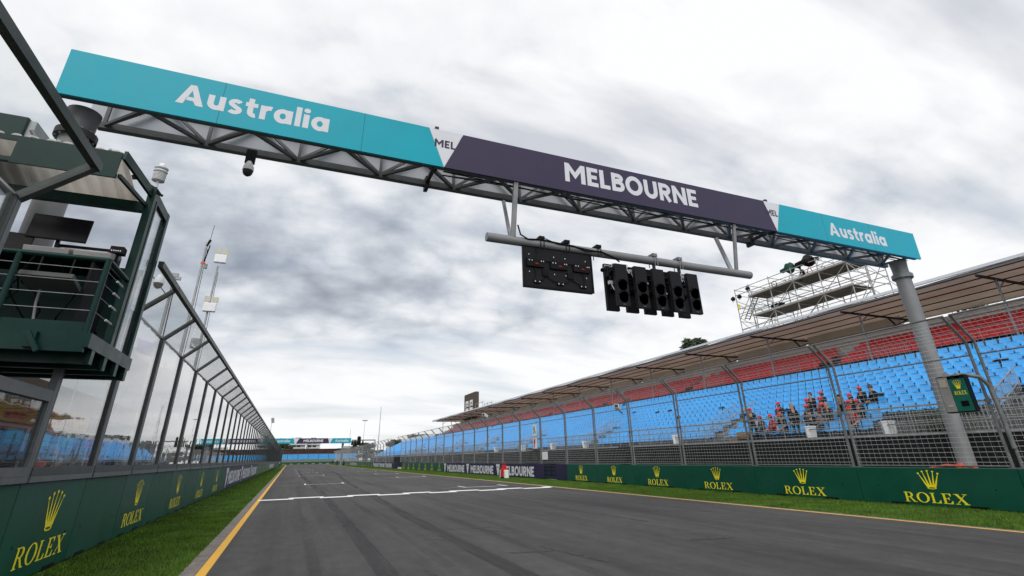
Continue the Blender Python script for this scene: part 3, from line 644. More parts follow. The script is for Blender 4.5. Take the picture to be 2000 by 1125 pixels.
for x in (2.5, 14.45):                                              # bolted splice flanges
    b = gm(); b.lim(x-.05, x+.05, 11.90, 12.20, ZB-.10, ZB+.26); b.lim(x-.05, x+.05, 10.96, 11.16, ZB-.05, ZB+.2); b.bar((x, 12.05, ZB+.1), (x, 11.0, ZB+.1), .09); b.lim(x-.06, x+.04, 11.0, 11.1, ZT, ZT+.16); b.build('splice', STEELD, g)
for k in range(4):
    b = gm(); pts = [(2.8+i*1.02, 11.3+.06*k+.03*math.sin(i*1.7+k), ZB+.12+.05*math.sin(i*.9+k*2)) for i in range(20)]; b.tube(pts, .018, 5); b.build('cable', BLACK, g)
for x, nm in ((-5.06, 'l'), (21.8, 'r')):
    b = gm(); b.tube([(x, 11.5, -.05), (x, 11.5, 7.86)], .265, 28); b.build('column', PILL, g, smooth=True)
    b = gm(); b.lathe([(.36, 7.86), (.36, 7.93), (.36, 7.94), (.36, 8.01)], 28, (x, 11.5, 0)); b.build('flange', STEELD if nm == 'l' else GALVD, g, smooth=True)
    b = gm(); b.lathe([(.27, 8.01), (.275, 8.3), (.30, 8.545)], 24, (x, 11.5, 0)); b.build('column_head', TRUSS if nm == 'l' else GALVD, g, smooth=True)  # left head takes the darker steel so its shade is painted in
    b = gm()
    for q in range(12): b.tube([(x+(.315)*math.cos(q*.5236), 11.5+(.315)*math.sin(q*.5236), 7.82), (x+(.315)*math.cos(q*.5236), 11.5+(.315)*math.sin(q*.5236), 8.05)], .022, 6)
    b.build('bolt', GALVD, g)
# dome camera hanging from the gantry
def dome(name, label, loc, s=1., drop=True):
    t = thing(name, label, 'camera', loc)
    if drop:
        b = MB(); b.lim(-.11*s, .11*s, -.03, .03, -.02, .36*s); b.build('bracket', BLACK, t)
    b = MB(); b.lathe([(.05*s, .03*s), (.08*s, -.03*s), (.12*s, -.12*s), (.125*s, -.22*s)], 18); b.build('housing', WPLAS, t, smooth=True)
    b = MB(); b.lathe([(.115*s, -.22*s), (.11*s, -.28*s), (.085*s, -.33*s), (.04*s, -.365*s), (.005, -.372*s)], 18); b.build('lens_dome', LENS, t, smooth=True)
    return t
dome('dome_camera', 'white and black dome camera hanging under the left teal sign', (-1.87, 11.98, 8.30))
# light bar and what hangs from it
tb = (8.6, 11.4, 6.98)
t = thing('light_bar', 'long grey tube hung beneath the gantry on four struts', 'bar', tb)
b = mbl(tb); b.tube([(4.05, 11.4, 6.98), (13.32, 11.4, 6.98)], .125, 20); b.build('tube', PILL, t, smooth=True)
b = mbl(tb); b.tube([(4.045, 11.4, 6.98), (4.052, 11.4, 6.98)], .112, 20); b.tube([(13.318, 11.4, 6.98), (13.325, 11.4, 6.98)], .112, 20); b.build('end_cap', GALV, t)
for p, q, w in (((4.76, 11.0, 8.56), (4.80, 11.36, 7.08), .12), ((4.80, 12.05, 8.56), (4.76, 11.45, 7.06), .08), ((12.62, 11.0, 8.56), (12.72, 11.36, 7.08), .09), ((12.82, 12.05, 8.56), (12.60, 11.45, 7.06), .10)):
    b = mbl(tb); b.bar(p, q, w); b.build('hanger', GALV, t)
for x in (5.63, 6.42, 7.45, 9.42, 10.36):
    b = mbl(tb); b.lim(x-.08, x+.08, 11.27, 11.53, 7.10, 7.19); b.tube([(x-.05, 11.26, 7.15), (x-.05, 11.26, 6.80)], .013, 5); b.tube([(x+.05, 11.26, 7.15), (x+.05, 11.26, 6.80)], .013, 5); b.tube([(x-.05, 11.54, 7.15), (x-.05, 11.54, 6.80)], .013, 5)
    b.build('clamp', GALVD if x > 8 else BLACK, t)
b = mbl(tb); pts = [(4.9, 11.25, 7.4), (4.98, 11.26, 7.13), (5.2, 11.27, 7.03), (5.6, 11.27, 7.08), (6.0, 11.27, 7.05), (6.6, 11.268, 7.02), (7.0, 11.27, 6.93), (7.5, 11.268, 6.98), (7.9, 11.27, 6.86), (8.1, 11.27, 6.74)]; b.tube(pts, .022, 6); b.build('cable', BLACK, t, smooth=True); b = mbl(tb); b.tube([(p[0]+.1, p[1]-.006, p[2]+.05*math.sin(i*2)) for i, p in enumerate(pts[2:])], .014, 5); b.build('cable', BLACK, t, smooth=True)
lp = (6.14, 11.4, 6.3)
t = thing('display_panel', 'black back of a rectangular display board with cables, under the grey tube', 'display', lp)
b = mbl(lp); b.lim(5.09, 7.19, 11.36, 11.48, 5.71, 6.90); b.build('cabinet', BLACKS, t, bevel=.01)
b = mbl(lp)
for z in (5.71, 6.86): b.lim(5.07, 7.21, 11.34, 11.36, z, z+.04)
for x in (5.07, 7.17): b.lim(x, x+.04, 11.341, 11.361, 5.75, 6.86)
b.build('edge_frame', BLACK, t)
for x in (5.42, 6.13, 6.84):
    b = mbl(lp); b.lim(x-.26, x+.26, 11.30, 11.36, 6.28, 6.50); o = b.build('module_box', BLACK, t)
    b = mbl(lp); b.lim(x-.01, x+.06, 11.285, 11.30, 6.34, 6.38); b.tube([(x-.05, 11.29, 6.36), (x+.12, 11.29, 6.345)], .009, 5); b.build('connector', mat('connector_red', (.28, .02, .015), .5), o)
    b = mbl(lp)
    for u in (-.2, -.12, .16, .22): b.lim(x+u, x+u+.022, 11.292, 11.30, 6.43, 6.46)
    b.build('status_label', WHITE, o)
for x in (5.72, 6.48):
    b = mbl(lp); b.lim(x-.09, x+.09, 11.32, 11.36, 6.05, 6.22); b.build('junction_box', BLACK, t)
for x in (5.46, 6.16, 6.86):
    b = mbl(lp); b.lim(x-.10, x+.10, 11.32, 11.36, 5.83, 5.90); b.build('junction_box', BLACK, t)
    b = mbl(lp); b.lim(x-.08, x-.05, 11.315, 11.32, 5.85, 5.88); b.lim(x+.05, x+.08, 11.315, 11.32, 5.85, 5.88); b.build('screw', ALU, t)
for a, c in (((5.40, 6.28), (5.38, 5.86)), ((5.72, 6.05), (5.50, 5.90)), ((5.72, 6.05), (6.1, 5.90)), ((6.48, 6.05), (6.2, 5.9)), ((6.48, 6.05), (6.84, 5.9)), ((6.86, 6.28), (6.90, 5.9)), ((5.45, 6.9), (5.44, 6.5)), ((5.6, 6.5), (6.0, 6.55)), ((6.3, 6.5), (6.8, 6.52)), ((6.95, 6.5), (7.1, 6.75))):
    mx_, mz = (a[0]+c[0])/2+.04, (a[1]+c[1])/2-.05; b = mbl(lp); b.tube([(a[0], 11.335, a[1]), (mx_, 11.33, mz), (c[0], 11.335, c[1])], .010, 5); b.build('cable', BLACK, t)
b = mbl(lp)
for x in (5.25, 6.0, 6.35, 7.0): b.lim(x-.012, x+.012, 11.352, 11.36, 6.62, 6.65); b.lim(x-.012, x+.012, 11.352, 11.36, 6.12, 6.15)
b.build('screw', ALU, t)
xs = [8.02, 8.69, 9.32, 9.95, 10.58]
for i, x in enumerate(xs):
    lo = (x, 11.15, 5.37); t = thing('start_light', f'black two lens start light in the front row, {ORD[i]} from the left', 'signal light', lo, 'start lights under the grey tube')
    b = MB(); b.lim(-.205, .205, -.02, .10, 0, 1.25); b.build('housing', BLACKS, t, bevel=.012)
    for z in (.25, .60):
        M = Matrix.Rotation(R(90), 4, 'X'); b = MB(); b.lathe([(.150, -.03), (.150, .0)], 26, (0, -.02, z), M); o = b.build('lens', LENS, t, smooth=True)
        b = MB(); vs = []
        n = 20
        for q in range(n+1):
            a = R(20+140*q/n); vs += [(.165*math.cos(a), -.02, z+.165*math.sin(a)), (.162*math.cos(a), -.035-.05*max(0, math.sin(a)), z+.162*math.sin(a))]
        b.add(vs, [(2*q, 2*q+1, 2*q+3, 2*q+2) for q in range(n)]); vo = b.build('visor', BLACK, t, smooth=True); sm = vo.modifiers.new('thick', 'SOLIDIFY'); sm.thickness = .012
        b = MB(); b.lim(-.07, .07, -.05, -.02, z+.165, z+.195); b.build('visor_lip', BLACK, t)
    b = MB(); b.lim(-.045, .045, -.024, -.02, .045, .06); b.build('maker_plate', mat('dull_gold', (.16, .13, .07), .5), t)
    if i == 0:
        pass
for i, x in enumerate(xs):
    lo = (x, 11.72, 5.38); t = thing('start_light', f'black start light facing away in the rear row, {ORD[i]} from the left', 'signal light', lo, 'rear start lights under the grey tube')
    b = MB(); b.lim(-.205, .205, -.06, .04, 0, 1.42); b.build('housing', BLACKS, t, bevel=.012)
    b = MB(); b.lim(-.09, .09, -.12, -.06, .55, .72); b.build('terminal_box', BLACK, t)
fo = (9.3, 11.4, 6.4); t = thing('light_mount', 'black bars and silver fittings joining the two rows of start lights', 'mounting frame', fo)
b = mbl(fo)
for z in (5.98, 6.30, 6.48): b.tube([(7.85, 11.45, z), (10.75, 11.45, z)], .045, 8)
b.build('cross_bar', BLACK, t)
b = mbl(fo)
for x in xs: b.lim(x-.05, x+.05, 11.25, 11.66, 6.44, 6.52); b.lim(x-.05, x+.05, 11.25, 11.66, 5.95, 6.02)
b.build('spacer', BLACK, t)
for x, z in ((7.95, 6.64), (8.35, 6.66), (8.5, 6.52), (8.98, 6.4), (9.62, 6.15), (10.28, 6.62), (10.4, 6.55), (8.05, 6.58), (7.78, 6.1)):
    b = mbl(fo); b.lim(x-.06, x+.06, 11.32, 11.40, z-.05, z+.05); b.tube([(x, 11.36, z), (x+.09, 11.33, z-.22)], .016, 5); b.build('fitting', ALU, t)
for x in (9.42, 10.36):
    b = mbl(fo); b.bar((x, 11.4, 6.86), (x, 11.4, 6.50), .07); b.build('drop_bar', STEELD, t)
co = (7.7, 11.4, 6.55); t = thing('small_camera', 'small black camera on a silver arm left of the start lights', 'camera', co)
b = mbl(co); b.tube([(7.95, 11.4, 6.60), (7.66, 11.4, 6.62)], .025, 6); b.build('arm', ALU, t)
b = mbl(co); b.tube([(7.68, 11.4, 6.55), (7.47, 11.25, 6.40)], .06, 10); b.build('barrel', BLACKS, t, smooth=True)
b = mbl(co); b.tube([(7.74, 11.4, 6.60), (7.74, 11.4, 6.28)], .055, 10); b.build('body', BLACK, t, smooth=True)
# ================================================================ the green race-start platform
pl = (-4.9, 10, 0)
t = PL = thing('control_platform', 'dark green steel race control platform with corrugated roof standing over the pit wall', 'platform', pl)
def P_(): return mbl(pl)
b = P_(); b.lim(-7.5, -2.96, 8.99, 11.05, 3.30, 3.36); b.build('deck_floor', mat('deck_dark', (.02, .03, .028), .7), t)
b = P_(); b.lim(-7.5, -2.95, 8.93, 8.985, 3.09, 3.37); b.lim(-7.5, -3.0, 8.99, 9.03, 3.37, 3.53); b.lim(-2.952, -2.90, 8.93, 11.12, 3.16, 3.365); b.build('edge_beam', PGREEN, t)
for y in (9.25, 9.85, 10.45, 11.0):
    b = P_(); b.lim(-7.5, -2.96, y-.03, y+.03, 2.97, 3.30); b.lim(-7.5, -2.94, y-.10, y-.03, 2.965, 2.99); b.lim(-2.96, -2.905, y-.10, y+.03, 2.96, 3.16); b.build('joist', PGREEN, t)
b = P_(); b.lim(-3.62, -3.50, 8.86, 8.93, 3.12, 3.34); b.bar((-3.60, 8.86, 3.33), (-3.42, 8.84, 3.06), .06); b.build('hinge_lug', PGREEN, t)
for x in (-4.06, -2.99, -5.3):
    b = P_(); b.tube([(x, 8.97, 3.37), (x, 8.97, 4.50)], .040, 10); b.build('rail_post', PGREEN, t, smooth=True)
b = P_(); b.tube([(-7.5, 8.97, 4.50), (-3.0, 8.97, 4.50), (-2.985, 8.985, 4.50), (-2.985, 9.95, 4.50)], .038, 10); b.build('hand_rail', PGREEN, t, smooth=True)
for i, z in enumerate((3.70, 3.93, 4.14, 4.34)):
    b = P_(); b.tube([(-7.5, 8.97, z), (-3.0, 8.97, z)], .005, 5); b.tube([(-2.985, 8.98, z), (-2.985, 9.93, z)], .005, 5); b.build('wire_cable', GALV, t)
    b = P_(); b.tube([(-2.985, 9.55, z), (-2.985, 9.82, z)], .018, 6); b.build('turnbuckle', ALU, t)
b = P_(); b.lim(-3.06, -2.94, 9.93, 10.10, 3.17, 6.30); b.build('corner_post', PGREEN, t, bevel=.008)
b = P_(); b.lim(-3.055, -2.945, 11.02, 11.15, 3.16, 6.28); b.build('corner_post', PGREEN, t, bevel=.008)
b = P_(); b.lim(-3.05, -2.95, 10.103, 11.017, 3.20, 3.38); b.lim(-3.05, -2.95, 10.103, 11.017, 6.10, 6.27); b.lim(-2.97, -2.93, 10.103, 10.17, 3.383, 6.097); b.lim(-2.97, -2.93, 10.96, 11.017, 3.383, 6.097); b.build('window_frame', PGREEN, t)
b = P_(); b.lim(-3.01, -2.99, 10.11, 11.01, 3.38, 6.10); b.build('side_window', PLGLASS, t)
b = P_(); b.lim(-7.5, -3.065, 9.93, 10.05, 5.80, 5.98); b.build('roof_beam', PGREEN, t)
b = P_(); n = 98; vs = []
for i in range(n+1):
    x = -7.4+4.2*i/n; z = .045*max(-.6, min(.6, 1.3*math.cos(i*2*math.pi/5.)))
    vs += [(x, 8.88, 6.34+z), (x, 10.12, 6.02+z), (x, 8.88, 6.36+z), (x, 10.12, 6.04+z)]
fs = []
for i in range(n): a, c = 4*i, 4*i+4; fs += [(a, a+1, c+1, c), (a+2, c+2, c+3, a+3), (a, c, c+2, a+2)]
b.add(vs, fs); b.build('roof_sheet', CREAM, t, smooth=True)
b = P_(); b.lim(-4.56, -3.22, 8.84, 8.87, 5.86, 6.33); b.build('fascia', PGREEN, t)
b = P_(); b.lim(-7.5, -4.563, 8.845, 8.87, 6.24, 6.33); b.lim(-7.5, -3.24, 8.88, 8.96, 5.90, 5.97); b.build('eave_rail', PGREEN, t)
b = P_(); b.bar((-3.19, 8.86, 6.30), (-3.0, 9.98, 6.18), .05, .16); b.bar((-3.19, 8.9, 5.93), (-3.04, 9.93, 5.92), .05, .06); b.build('verge_rail', PGREEN, t)
b = P_()
for x in (-4.44, -4.1, -3.76, -3.42): b.lathe([(.025, 6.36), (.03, 6.385), (.012, 6.40)], 8, (x, 8.9, 0))
b.build('roof_bolt', ALU, t)
b = P_(); b.lim(-7.5, -3.10, 10.92, 10.96, 3.37, 5.0); b.lim(-7.5, -3.08, 10.96, 11.0, 4.9, 5.02); b.build('back_panel', PGREEN, t)
b = P_(); b.lim(-7.5, -3.25, 9.5, 10.5, 4.66, 4.71); b.lim(-3.40, -3.36, 9.55, 10.45, 3.37, 4.66); b.build('desk', BLACK, t)
for a in (-4.9, -4.3, -3.75, -4.1, -3.5, -4.55):
    b = P_(); pts = [(a+.14*math.sin(q*1.3+a*7), 9.7+.12*q+.3*math.sin(a*5), 4.6-.18*q+.05*math.sin(q*2+a)) for q in range(7)]; b.tube(pts, .014, 5); b.build('cable', BLACK, t, smooth=True)
b = P_(); b.tube([(-3.95, 9.6, 4.3), (-3.93, 9.6, 3.9), (-3.85, 9.6, 3.4)], .018, 6); b.build('cable', mat('cable_grey', (.3, .3, .3), .5), t, smooth=True)
o = thing('roof_cabinet', 'green boxy cabinet standing on the platform roof at the left edge', 'cabinet', (-6, 9.9, 6.3))
b = mbl((-6, 9.9, 6.3)); b.lim(-7.6, -4.80, 9.35, 10.6, 6.33, 6.98); b.build('cabinet', PGREEN, o, bevel=.02)
b = mbl((-6, 9.9, 6.3)); b.lim(-4.80, -4.70, 9.4, 10.55, 6.36, 6.94); b.bar((-4.72, 9.36, 6.5), (-4.45, 9.5, 6.42), .05); b.bar((-4.72, 9.36, 6.75), (-4.5, 9.6, 6.42), .04); b.build('end_bracket', GALV, o)
def monitor(name, label, c, w, h, tilt, rz):
    t = thing(name, label, 'monitor', c, rz=rz)
    M = Matrix.Rotation(R(tilt), 4, 'X')
    b = MB(); b.box((0, 0, 0), (w, .035, h), M=M); b.build('casing', BLACK, t, bevel=.006)
    b = MB(); b.box(M @ Vector((0, -.019, 0)), (w-.03, .004, h-.03), M=M); b.build('screen', SCREEN, t)
    b = MB(); b.bar((0, .05, 0), (.02, .06, -h*.5-.22), .05); b.bar((0, .03, -.02), (0, .06, -.02), .1); b.build('stand', BLACK, t)
monitor('monitor', 'wide black monitor raised on an arm in the green platform', (-4.10, 9.92, 5.28), .80, .44, -6, R(3))
monitor('monitor', 'black monitor low at the left edge of the platform desk', (-4.70, 9.85, 4.93), .66, .36, -8, R(8))
t = thing('rack_unit', 'flat black equipment box on the platform desk behind the grey consoles', 'equipment box', (-3.68, 10.15, 4.71)); b = MB(); b.lim(-.42, .40, -.12, .12, .02, .34); b.lim(.38, .44, -.10, .10, .02, .26); b.build('case', BLACK, t, bevel=.01); b = MB(); b.lim(-.40, .36, -.125, -.12, .26, .28); b.build('trim_strip', ALU, t)
t = thing('key_box', 'small black meter box beside the platform corner post', 'equipment box', (-3.16, 9.75, 4.71)); b = MB(); b.lim(-.10, .09, -.08, .08, .16, .28); b.lim(-.02, .02, -.02, .02, 0, .16); b.build('case', BLACK, t); b = MB(); [b.lim(-.08+.03*q, -.065+.03*q, -.084, -.08, .19, .21) for q in range(5)]; b.build('key', ALU, t)
for x, w, nm in ((-4.02, .58, 'left'), (-3.42, .50, 'right')):
    t = thing('control_console', f'grey sloping control console on the platform desk, the {nm} one', 'console', (x, 9.76, 4.72))
    M = Matrix.Rotation(R(16), 4, 'X')
    b = MB(); b.box((0, 0, .10), (w, .5, .10), M=M); b.build('case', mat('console_grey', (.30, .30, .30), .5), t, bevel=.01)
    b = MB(); b.box(M @ Vector((-.04, .05, .053))+Vector((0, 0, .10)), (w*.55, .22, .006), M=M); b.build('screen', SCREEN, t)
    b = MB(); [b.box(M @ Vector((w*.36, -.15+.07*q, .056))+Vector((0, 0, .10)), (.03, .03, .012), M=M) for q in range(5)]; b.build('button', REDP, t)
t = thing('junction_case', 'flat grey metal case slung beneath the platform desk', 'equipment case', (-3.75, 9.35, 4.2)); b = MB(); b.box((0, 0, 0), (.66, .42, .08), M=Matrix.Rotation(R(-14), 4, 'X')); b.build('case', mat('case_grey', (.09, .10, .095), .5), t, bevel=.01); [MB().bar((u_, 0, .02), (u_, .02, .42), .02).build('strap', BLACK, t) for u_ in (-.2, .2)]
wo = (-3.0, 10.05, 6.3); t = thing('weather_sensor', 'white finned weather sensor on the platform corner post', 'weather sensor', wo)
b = MB(); b.tube([(0, 0, 0), (0, 0, .2)], .025, 8); b.build('mast', ALU, t)
b = MB()
for k in range(6): b.lathe([(.055, .20+.028*k), (.105, .205+.028*k), (.105, .212+.028*k), (.05, .228+.028*k)], 18)
for z in (.39, .46): b.lathe([(.05, z), (.115, z+.005), (.115, z+.02), (.05, z+.06)], 18)
b.lathe([(.06, .52), (.05, .56), (.02, .585)], 14); b.build('fin_stack', WPLAS, t, smooth=True)
b = MB(); b.bar((0, 0, .04), (-.28, -.12, .16), .025); b.bar((-.28, -.12, .16), (-.36, -.16, .12), .07); b.bar((0, -.02, .05), (.13, -.12, -.12), .03); b.bar((.08, -.16, -.12), (.17, -.10, -.14), .035); b.build('clamp_arm', BLACK, t)
# masts behind the glass
def mast(x, y, z, label, r=.12):
    t = thing('light_mast', label, 'mast', (x, y, 0)); b = MB(); b.tube([(0, 0, -.02), (0, 0, z*.34), (0, 0, z*.345), (0, 0, z*.68), (0, 0, z*.685), (0, 0, z)], [r*1.35, r*1.3, r*1.05, r, r*.8, r*.7], 10); b.build('pole', GALV, t, smooth=True)
    b = MB()
    for f in (.34, .68): b.lathe([(r*1.6, z*f-.08), (r*1.6, z*f+.08)], 10)
    b.build('joint_collar', GALVD, t); b = MB(); b.tube([(r*1.5, -.05, z*.3), (r*2.2, -.05, z*.6), (r*1.2, -.05, z*.97)], .02, 4); b.build('cable', BLACK, t)
    return t
t = mast(-9, 46, 18.9, 'tall grey telescopic antenna mast behind the glass fence, leftmost of the two tall masts')
b = MB(); b.tube([(.15, 0, 18.9), (.22, 0, 20.6)], .02, 5); b.tube([(0, 0, 18.6), (.2, 0, 19.2)], .10, 6); b.tube([(.1, 0, 17.2), (.25, 0, 18.7)], .05, 6); b.build('antenna', BLACK, t)
b = MB(); b.lim(-.12, .2, -.1, .1, 17.0, 17.12); b.build('bracket', ORANGE, t)
b = MB(); b.lim(.22, .40, -.1, .1, 16.6, 17.0); b.build('radio_box', GALVD, t)
t = mast(-9, 52.9, 19.2, 'tall grey mast carrying pairs of square pale panels behind the glass fence')
for z in (20.0, 15.1):
    b = MB(); b.lim(-.45, .05, -.2, -.1, z+.5, z+1.0); b.lim(.20, .72, -.2, -.1, z+.45, z+.95); b.build('panel_antenna', mat('panel_cream', (.50, .49, .38), .6), t)
    b = MB(); b.lim(-.42, .62, -.3, .15, z-.45, z+.38); b.build('radio_box', WPLAS, t, bevel=.05)
b = MB(); b.lim(-.75, .0, -.25, .2, 11.2, 12.1); b.build('radio_box', GALV, t, bevel=.05)
t = mast(-5.0, 21.5, 8.2, 'thin grey pole with small cameras on top, just behind the nearest glass roof panes', .07)
b = MB(); b.tube([(0, 0, 7.3), (-.28, -1.7, 7.62), (-.28, -1.75, 7.55)], .02, 6); b.lim(-.12, .12, -.05, .05, 8.15, 8.3); b.lim(.05, .22, -.05, .05, 8.05, 8.16); b.build('bracket', GALV, t)
dome('dome_camera', 'grey dome camera hanging behind the glass beside the platform', (-5.02, 19.78, 7.62), 1.25, False)
for x, y, z, lab in ((-9, 46.02, 10.5, 'white'), ):
    pass
for i, (x, y, z) in enumerate(((-11, 34, 9.5), (-11.5, 44, 10.2), (-12, 56, 10.5), (-12, 70, 10.8))):
    t = thing('flag_pole', f'slim flag pole in the pit lane behind the glass, {ORD[i]} from the left', 'flag', (x, y, 0)); b = MB(); b.tube([(0, 0, 0), (0, 0, z)], .05, 6); b.build('pole', GALV, t)
    b = MB(); vs = []
    for q in range(9): vs += [(.06+.16*q, .12*math.sin(q*.9), z-.1-.05*q), (.06+.16*q, .12*math.sin(q*.9+.4), z-1.0-.07*q)]
    b.add(vs, [(2*q, 2*q+1, 2*q+3, 2*q+2) for q in range(8)]); o = b.build('flag', [WPLAS, PURP, WPLAS, TEAL][i], t, smooth=True); sm = o.modifiers.new('thick', 'SOLIDIFY'); sm.thickness = .01
# pit building behind the glass
pb = (-18, 80, 0); t = thing('pit_building', 'long pale pit building with balcony windows seen through the glass fence', 'building', pb)
b = mbl(pb); b.lim(-30, -18.5, 22, 190, 0, 12.0); b.build('wall', BWHITE, t)
b = mbl(pb); b.lim(-19.0, -16.2, 22, 190, 7.0, 7.35); b.lim(-16.3, -16.2, 22, 190, 7.35, 8.2); b.build('balcony', BWHITE, t)
b = mbl(pb); b.lim(-30.5, -15.5, 21.5, 190.5, 11.6, 12.1); b.build('roof', BWHITE, t)
for i in range(24):
    y = 24+6.8*i; b = mbl(pb); b.lim(-18.5, -18.44, y, y+5.6, 8.6, 11.0); b.build('window', WINDOW, t)
for i in range(24):
    y = 24+6.8*i; b = mbl(pb); b.lim(-18.5, -18.43, y, y+6.0, .0, 4.2); b.build('garage_door', [BANB, BLACKS, BLACKS, BANB][(i//2) % 4], t)
for i, (y0, y1, m) in enumerate(((30, 62, BANY), (63, 92, BANB), (93, 120, BWHITE), (121, 150, BANR), (151, 188, BWHITE))):
    b = mbl(pb); b.lim(-18.5, -18.30, y0, y1, 4.5, 5.9); b.build('fascia', m, t)
Fq = frame(Vector((-18.29, 0, 0))-Vector(pb), (0, 1, 0), (0, 0, 1))
b = mbl(pb)
rnd = random.Random(5)
b.T = Matrix.Identity(4)
y = 46
while y < 61:
    w_ = rnd.uniform(.5, 1.0); h_ = rnd.uniform(.25, .5); z = rnd.choice((4.7, 5.25)); b.flat([(y, z), (y+w_, z), (y+w_, z+h_), (y, z+h_)], .003, Fq); y += w_+.2
b.build('fascia_pattern', BANR, t)
for i, (y, m) in enumerate(((36, BANR), (40, BANR), (47, TEAL), (52, TEAL), (57, TEAL), (63, BANR), (67, PURP))):
    b = mbl(pb); b.lim(-18.4, -18.25, y, y+2.6, 3.1, 4.1); b.build('poster', m, t)
rnd = random.Random(21)
for i in range(26):
    y = 28+rnd.random()*62; z = rnd.choice((.6, 1.3, 2.1)); b = mbl(pb); b.lim(-18.42, -18.22+i*.002, y, y+rnd.uniform(.5, 2.2), z, z+rnd.uniform(.4, 1.0)); b.build('poster', rnd.choice([BLACKS, BLACKS, BANR, TEAL, BWHITE, BANY, BLACKS]), t)
pe = [(-11.5, 41, BANB), (-12, 49, BLACKS), (-11.6, 58, WPLAS), (-12.5, 66, BANB), (-12, 77, BLACKS), (-11.5, 92, WPLAS), (-12, 110, BANR), (-9, 30, BLACKS)]
for i, (x, y, m) in enumerate(pe):
    t = thing('tool_cabinet', f'wheeled equipment cabinet in the pit lane behind the glass, {ORD[i]} counting away', 'cabinet', (x, y, 0)); b = MB(); b.lim(-.6, .6, -1.2, 1.2, .2, 1.6); b.build('body', m, t, bevel=.04)
    b = MB(); [b.tube([(sx, sy-.05, .1), (sx, sy+.05, .1)], .1, 8) for sx in (-.5, .5) for sy in (-1, 1)]; b.build('castor', BLACK, t); b = MB(); b.lim(.6, .63, -1.0, 1.0, 1.1, 1.2); b.build('handle', ALU, t)
for i, (x, y) in enumerate(((-10.5, 37.5), (-10.5, 53.5), (-11, 71.5))):
    t = thing('safety_post', f'upright red marker post standing in the pit lane, {ORD[i]} counting away', 'post', (x, y, 0)); b = MB(); b.lathe([(.35, 0), (.32, .06), (.1, .1)], 10); b.build('base', BLACK, t); b = MB(); b.lathe([(.12, .1), (.10, 2.2), (.02, 2.25)], 10); b.build('shaft', REDP, t)

# ================================================================ the grandstand on the right
go = (26, 64, 0)
GS = thing('grandstand', 'long temporary grandstand with blue and red seats under a tan canvas roof', 'grandstand', go)
def Q(): return mbl(go)
Y0, Y1, YE = -6., 124.5, 166.
NB = 11
prof = [(22.35, 0), (22.35, 2.05), (22.95, 2.05)]
x, z = 22.95, 2.05
for n in range(NB):
    prof += [(x, z), (x+.75, z)]; x += .75; z += .355
prof = [prof[0], prof[1]]+prof[3:]
xb, zb = x, z
prof_b = prof+[(x, z-.3), (x, 0)]
def extr(prof, y0, y1, name, m):
    b = Q(); n = len(prof); b.add([(p[0], y, p[1]) for y in (y0, y1) for p in prof], [tuple(range(n)), tuple(range(n, 2*n))[::-1]]+[(i, n+i, n+(i+1) % n, (i+1) % n) for i in range(n)]); return b.build(name, m, GS)
extr(prof_b, Y0, YE, 'terrace', TERR)
xr, zr = 32.4, 6.45
pr_ = [(xb+.02, 0), (xb+.02, zr), (xr, zr)]
x, z = xr, zr
for n in range(4): pr_ += [(x, z+.001*n), (x+.75, z+.001*n)]; x += .75; z += .355
pr_ = pr_[:2]+pr_[3:]+[(x, 0)]
extr(pr_, Y0, Y1, 'upper_terrace', TERR)
b = Q(); y = Y0
while y < YE: b.lim(22.28, 22.335, y+.02, min(y+2.38, YE)-.02, .02, 2.04); y += 2.4
b.build('front_hoarding', RUBBER, GS)
b = Q(); b.lim(22.26, 22.36, Y0, YE, 2.06, 2.16); b.build('edge_beam', GALV, GS)
b = Q(); b.lim(35.6, 35.75, Y0, Y1, 7.0, 8.42); b.lim(35.5, 35.8, Y0, Y1, 8.42, 8.88); b.build('back_band', PALE, GS)
b = Q(); b.lim(xb-.03, xb+.019, Y0, YE, zb-.28, zb-.05); b.build('riser_face', RUBBER, GS)
cols = [5.7+7.2*i for i in range(-1, 17)]
zf, zk = 9.72, 9.72
def roofz(x): return 9.73+(x-30.5)*.004+.10*math.sin((x-30.5)/8*math.pi)
b = Q(); ng = 60; nx = 6
vs = []; 
for i in range(ng+1):
    for j in range(nx+1):
        y = Y0+(Y1-Y0)*i/ng; x = 30.5+8.2*j/nx; vs.append((x, y, roofz(x)+.035*math.sin(i*1.7+j)))
fs = [(i*(nx+1)+j, (i+1)*(nx+1)+j, (i+1)*(nx+1)+j+1, i*(nx+1)+j+1) for i in range(ng) for j in range(nx)]
b.add(vs, fs); o = b.build('roof_canvas', TAN, GS, smooth=True); sm = o.modifiers.new('thick', 'SOLIDIFY'); sm.thickness = .03; sm.offset = 1
b = Q(); b.lim(30.42, 30.56, Y0, Y1, 9.77, 9.92); b.build('roof_edge', WPLAS, GS)
for x in (30.6, 32.0, 33.6, 35.2, 36.8): 
    b = Q(); b.bar((x, Y0, roofz(x)-.12), (x, Y1, roofz(x)-.12), .045, .055); b.build('purlin', STEELD, GS)
for y in cols:
    b = Q(); b.bar((30.55, y, roofz(30.5)-.24), (38.4, y, roofz(38.4)-.24), .09, .12); b.bar((35.2, y, 8.9), (37, y, roofz(37)-.3), .07); b.bar((35.0, y, roofz(35)-.34), (36.2, y, 8.6), .08); b.build('rafter', STEELD, GS)
    b = Q(); b.tube([(32.2, y, 5.9), (32.2, y, roofz(32.2)-.30)], .06, 8); b.bar((32.2, y, 8.95), (33.0, y, roofz(33)-.34), .05); b.build('column', GALV, GS)
    b = Q(); b.tube([(38.0, y, 0), (38.0, y, roofz(38)-.3)], .07, 8); b.build('rear_column', GALVD, GS)
